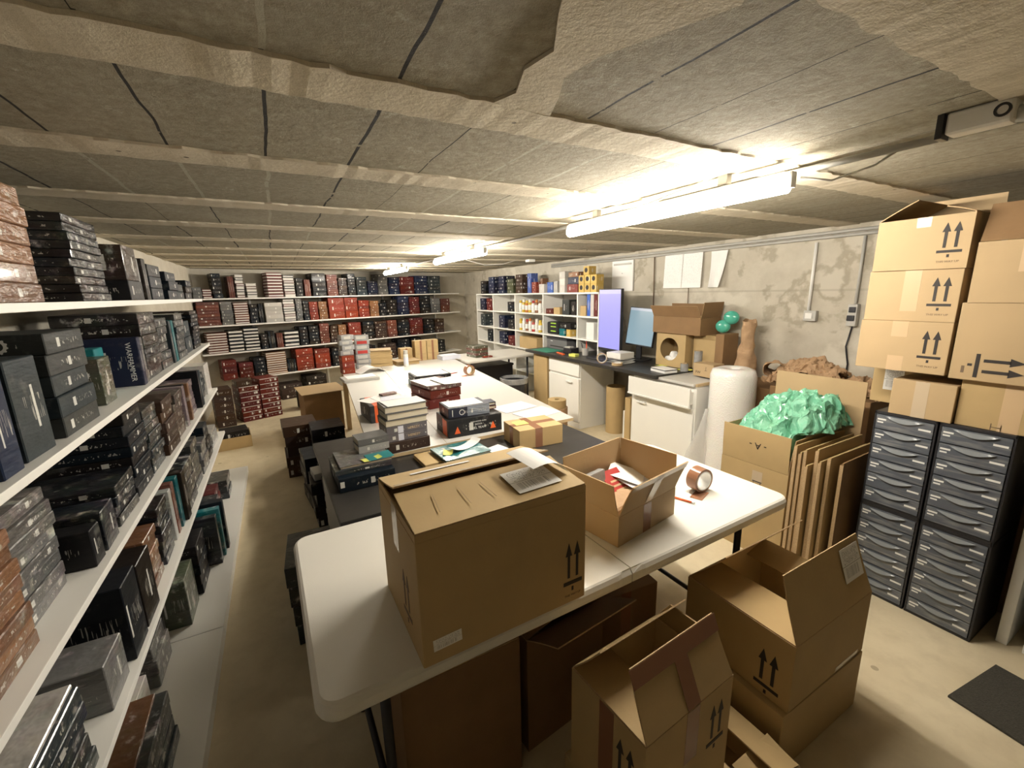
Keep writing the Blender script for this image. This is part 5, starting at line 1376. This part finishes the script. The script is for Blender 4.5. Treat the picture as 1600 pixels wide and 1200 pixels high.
# ------------------------------------------------------------------ crumpled kraft paper heap
closed_carton('dark wide carton carrying the heap of crumpled kraft paper by the wall', (3.27, .36, .0005), 0, .43, .64, .86, 'cardboard_dark_shaded')
def crumple(name, label, cat, loc, sx, sy, amp, seed, fn, rz=0.0, mat='kraft', n=34, inside=None):
    from mathutils import noise as mn
    bm = bmesh.new()
    grid = []
    for i in range(n + 1):
        row = []
        for j in range(n + 1):
            u, v = i / n, j / n
            x, y, z = fn(u, v)
            p = Vector((x * 9 + seed, y * 9, z * 9 + seed * .7))
            q = mn.noise(p) + .5 * mn.noise(p * 2.3) + .28 * abs(mn.noise(p * 5.1))
            q2 = mn.noise(p * 1.4 + Vector((5, 9, 2)))
            w = Vector((x * sx + amp * .6 * q2, y * sy + amp * .6 * mn.noise(p * 1.7), z + amp * q))
            if inside and w.z < inside[2]:
                w.x = max(-inside[0], min(inside[0], w.x)); w.y = max(-inside[1], min(inside[1], w.y))
            row.append(bm.verts.new(w))
        grid.append(row)
    for i in range(n):
        for j in range(n):
            bm.faces.new((grid[i][j], grid[i + 1][j], grid[i + 1][j + 1], grid[i][j + 1]))
    lo = min(v.co.z for v in bm.verts)
    for v in bm.verts: v.co.z -= lo
    o = obj(name, bm, mat, None, loc, (0, 0, rz))
    md = o.modifiers.new('thickness', 'SOLIDIFY'); md.thickness = .0015; md.offset = 0
    return tag(o, label, cat)
def mound(hh, px_=.5, py_=.5):
    return lambda u, v: (u - .5, v - .5, hh * max(0, 1 - ((u - px_) ** 2 + (v - py_) ** 2) * 3.2))
crumple('kraft_paper_heap', 'long crumpled ridge of brown kraft paper on the dark wide carton', 'packing paper', (3.48, .86, .861), .38, .46, .045, 3, mound(.17, .5, .45))
crumple('kraft_paper_heap', 'flattened crumpled kraft paper sheet by the carton stack', 'packing paper', (3.46, .52, .861), .40, .34, .035, 11, mound(.09, .4, .5), .1)
crumple('kraft_paper_heap', 'crumpled kraft paper spilling down toward the bubble wrap roll', 'packing paper', (3.39, .78, .95), .26, .40, .04, 23, mound(.06, .5, .4), .1)
def twist(u, v):
    a = 2 * pi * u
    r_ = .075 * (1.25 - .9 * v + (.75 * max(0, v - .62)))
    return (r_ * cos(a), r_ * sin(a), .49 * v)
crumple('kraft_paper_twist', 'upright twisted length of brown kraft paper against the cement wall', 'packing paper', (3.46, 1.33, .8236), 1.0, 1.0, .030, 31, twist)
def cone_open(u, v):
    a = 2 * pi * u
    r_ = .045 + .03 * v
    return (-.26 * v + .12, r_ * cos(a), .075 + r_ * sin(a) * .8)
crumple('kraft_paper_tube', 'rolled kraft paper with a dark open mouth beside the upright twist', 'packing paper', (3.46, 1.09, .90), 1.0, 1.0, .026, 41, cone_open, .5)
closed_carton('tan carton bearing the upright kraft twist behind the bubble wrap roll', (3.30, 1.02, .0005), 0, .38, .40, .82, 'cardboard_dark_shaded')

# ------------------------------------------------------------------ green film carton and flattened cartons
GX, GY = 2.42, .362
t, fl = open_carton('tall open carton full of green plastic film behind the table end', (GX, GY, .0005), .03, .48, .40, .565, {'x0': (.215, 92), 'y0': (.205, 95), 'y1': (.205, 88)}, 'cardboard')
lettering('printed_words', '- A -', .055, 'ink', fl['x0'], (0.02, .12, .0058), (0, 0, pi))
part('tape_patch', t, 'tape_clear', [(-.0008, 0, .14, .20, .46, .53)])
part('printed_mark', t, 'ink', [(-.0012, -.0008, .146, .150, .40, .46), (-.0012, -.0008, .186, .190, .40, .46), (-.0012, -.0008, .14, .195, .462, .468)])
tag(part('cardboard_sheet', None, 'cardboard_pale', [(0, .006, 0, .50, 0, 1.05)], 0, loc=(2.93, .262, .0005), rot=(0, 0, .02)), 'tall tan cardboard sheet standing behind the green plastic film', 'cardboard')
def film(u, v):
    d = max(0, 1 - ((u - .60) ** 2 * 2.2 + (v - .36) ** 2 * 1.6))
    e = min(u, 1 - u, v, 1 - v)
    return (u - .5, v - .56, .27 * d * min(1, e * 5 + .40) + .13 * u + .03)
crumple('green_plastic_film', 'crumpled heap of green plastic film spilling from the tall carton', 'plastic film', (2.654, .571, .590), .54, .52, .055, 5, film, .03, 'green_film', 64, (.222, .182, .215))
for i, (x, y, hh, L, r_, ln, lab) in enumerate([(2.41, .338, .755, .50, .0, .0, 'flattened carton leaning right against the green film carton'), (2.42, .318, .72, .48, .01, .0, 'flattened carton second from the green film carton'), (2.43, .298, .74, .5, .0, .0, 'flattened carton third from the green film carton'),
                                        (2.40, .272, .665, .5, -.01, .0, 'flattened carton with a notched low top, fourth from the green film carton'), (2.44, .246, .755, .46, .0, .0, 'tall flattened carton standing fifth from the green film carton'),
                                        (2.42, .220, .70, .5, .01, .0, 'flattened carton standing sixth from the green film carton'), (2.46, .196, .72, .44, .0, .0, 'flattened carton standing seventh from the green film carton'), (2.49, .150, .70, .44, .02, .0, 'dark-faced flattened carton beside the drawer towers')]):
    t = thing('flattened_carton', lab, 'cardboard', (x, y, .0005), r_, 'flattened cartons beside the drawer towers')
    bm = bmesh.new()
    for q in range(2): box(bm, q * .004, L - q * .01, -.008 + q * .0082, -.0002 + q * .0082, 0, hh - q * .012)
    obj('board', bm, 'cardboard' if i != 7 else 'cardboard_dark_shaded', t)
    part('cut_edge', t, 'cardboard_edge', [(-.001, 0.0, -.008, .008, 0, hh - .012)])

# ------------------------------------------------------------------ drawer towers
def drawer_unit(label, y, z):
    t = thing('drawer_unit', label, 'drawer unit', (2.60, y, z), -pi / 2, 'black drawer towers')
    W, D, HH = .235, .36, .490
    part('frame', t, 'black_plastic', [(0, .008, .004, D, 0, HH), (W - .008, W, .004, D, 0, HH), (0, W, D - .008, D, 0, HH), (0, W, .004, D, 0, .012), (0, W, .004, D, HH - .014, HH)], .002)
    dh = (HH - .026) / 6
    for k in range(6):
        zz = .012 + k * dh
        d = part('drawer', t, 'smoked', [(.0095, W - .0095, .0, D - .02, zz + .003, zz + dh - .002)], .003)
        bm = bmesh.new()                                       # scooped pale lip along the top of the drawer
        n = 14
        up = []; dn = []
        for i in range(n + 1):
            f = i / n
            up.append((.045 + (W - .09) * f, zz + dh - .006)); dn.append((.045 + (W - .09) * f, zz + dh - .006 - .022 * sin(pi * f)))
        A = [bm.verts.new((x, -.004, zq)) for x, zq in up]; B = [bm.verts.new((x, -.009, zq)) for x, zq in dn]
        for i in range(n):
            if i in (0,):
                bm.faces.new((A[0], A[1], B[1]))
            elif i == n - 1:
                bm.faces.new((A[i], A[i + 1], B[i]))
            else:
                bm.faces.new((A[i], A[i + 1], B[i + 1], B[i]))
        obj('scoop_handle', bm, 'smoked_lip', d)
        for (x0_, x1_, z0_, z1_) in ((.016, .050, .048, .056), (.016, .040, .034, .041), (W - .062, W - .018, .034, .043)):
            part('white_label', d, 'white_print', [(x0_, x1_, -.0008, 0.0002, zz + z0_, zz + z1_)])
    return t
drawer_unit('black drawer unit at the bottom of the tower by the flattened cartons', .090, .0005)
drawer_unit('black drawer unit on top of the tower by the flattened cartons', .090, .4915)
drawer_unit('black drawer unit at the bottom of the tower by the doorway', -.152, .0005)
t = drawer_unit('black drawer unit on top of the tower by the doorway', -.152, .4915)
TZ = .9825
# cartons piled on the towers
def way_up(t, x, z, s=1.0):
    arrows(t, (x, -.0006, z), R_Y0, s, 'ink', .70)
    lettering('printed_words', 'THIS WAY UP', .012 * s, 'ink_soft', t, (x, -.0006, z - .103 * s), (pi / 2, 0, 0))
t = closed_carton('tan carton with one tape strip directly on the drawer tower', (2.60, .040, TZ), -pi / 2, .225, .2, .170, 'cardboard_pale', tape=[(.085, .135, -.0006, 0, 0, .17, 'tape_clear')])
t = closed_carton('tan carton with a white label behind the lowest carton of the tower', (2.81, .20, TZ), -pi / 2, .30, .26, .212, 'cardboard')
part('shipping_label', t, 'label', [(.05, .13, -.0008, 0, .07, .19)])
t = closed_carton('tan double-arrow carton, lowest of the three over the drawer tower', (2.58, .195, TZ + .2126), -pi / 2, .335, .36, .232, 'cardboard_pale', tape=[(.125, .185, -.0006, 0, .16, .232), (.125, .185, -.0006, 0, 0, .07), ])
way_up(t, .272, .135)
t = closed_carton('tan double-arrow carton with a long tape strip, middle of the three', (2.585, .190, TZ + .4452), -pi / 2, .330, .36, .228, 'cardboard_pale', tape=[(.135, .195, -.0006, 0, .045, .228)])
t.rotation_euler.z -= .012
way_up(t, .268, .135)
t, fl = open_carton('tan double-arrow carton with open flaps at the top under the ceiling', (2.575, .180, TZ + .6740), -pi / 2 - .01, .325, .34, .222, {'y1': (.10, 80), 'x0': (.15, 30), 'x1': (.1, 20)}, 'cardboard_pale')
way_up(t, .262, .132)
part('tape_strip', t, 'tape_pale', [(.14, .19, -.0006, 0, .18, .222)])
t = closed_carton('tan carton with faded arrows directly on the tower by the doorway', (2.62, -.190, TZ), -pi / 2, .36, .30, .205, 'cardboard', tape=[(.13, .19, -.0006, 0, .0, .205)])
arrows(t, (.235, -.0006, .125), R_Y0, 1.0)
part('printed_mark', t, 'ink_soft', [(.11, .113, -.0006, 0, .0, .03), (.14, .143, -.0006, 0, 0, .03), (.11, .143, -.0006, 0, .013, .016)])
t = closed_carton('tan carton with sideways arrows, second over the tower by the doorway', (2.59, -.150, TZ + .2056), -pi / 2, .42, .34, .325, 'cardboard_pale')
arrows(t, (.15, -.0006, .065), (0, pi / 2, 0), 1.15, 'ink', .75)
part('printed_mark', t, 'ink_soft', [(.035, .045, -.0006, 0, .03, .06)])
t, fl = open_carton('tan carton with a tall raised flap darkened for shade at the ceiling by the doorway', (2.585, -.165, TZ + .5312), -pi / 2, .40, .33, .242, {'y0': (.16, 68), 'y1': (.16, 85)}, 'cardboard_pale')
part('tape_strip', t, 'tape_pale', [(.125, .18, -.0006, 0, .12, .24)])
fl['y0'].data = fl['y0'].data.copy(); fl['y0'].data.materials[0] = M['cardboard_dark_shaded']  # shade on this raised flap is put into its colour
for y, lab in ((-.475, 'white board standing on edge next to the drawer towers'), (-.555, 'white board standing on edge closer to the doormat')):
    tag(part('white_board', None, 'melamine', [(.0, .75, .0, .035, 0, .95)], .003, loc=(2.72, y, .0005)), lab, 'board', 'white boards by the doorway')
closed_carton('tan carton on the floor in the gap behind the drawer towers', (2.98, -.40, .0005), 0, .5, .40, .75, 'cardboard_dark_shaded')
bm = bmesh.new()
pts = [(2.168, -.443), (2.528, -.487), (2.475, -1.02), (2.115, -.98)]
rounded = [bm.verts.new((x, y, .001)) for x, y in pts]
hi = [bm.verts.new((x, y, .010)) for x, y in pts]
bm.faces.new(hi); bm.faces.new(rounded[::-1])
for i in range(4): bm.faces.new((rounded[i], rounded[(i + 1) % 4], hi[(i + 1) % 4], hi[i]))
tag(obj('doormat', bm, 'doormat'), 'dark grey doormat on the bare concrete floor', 'mat')
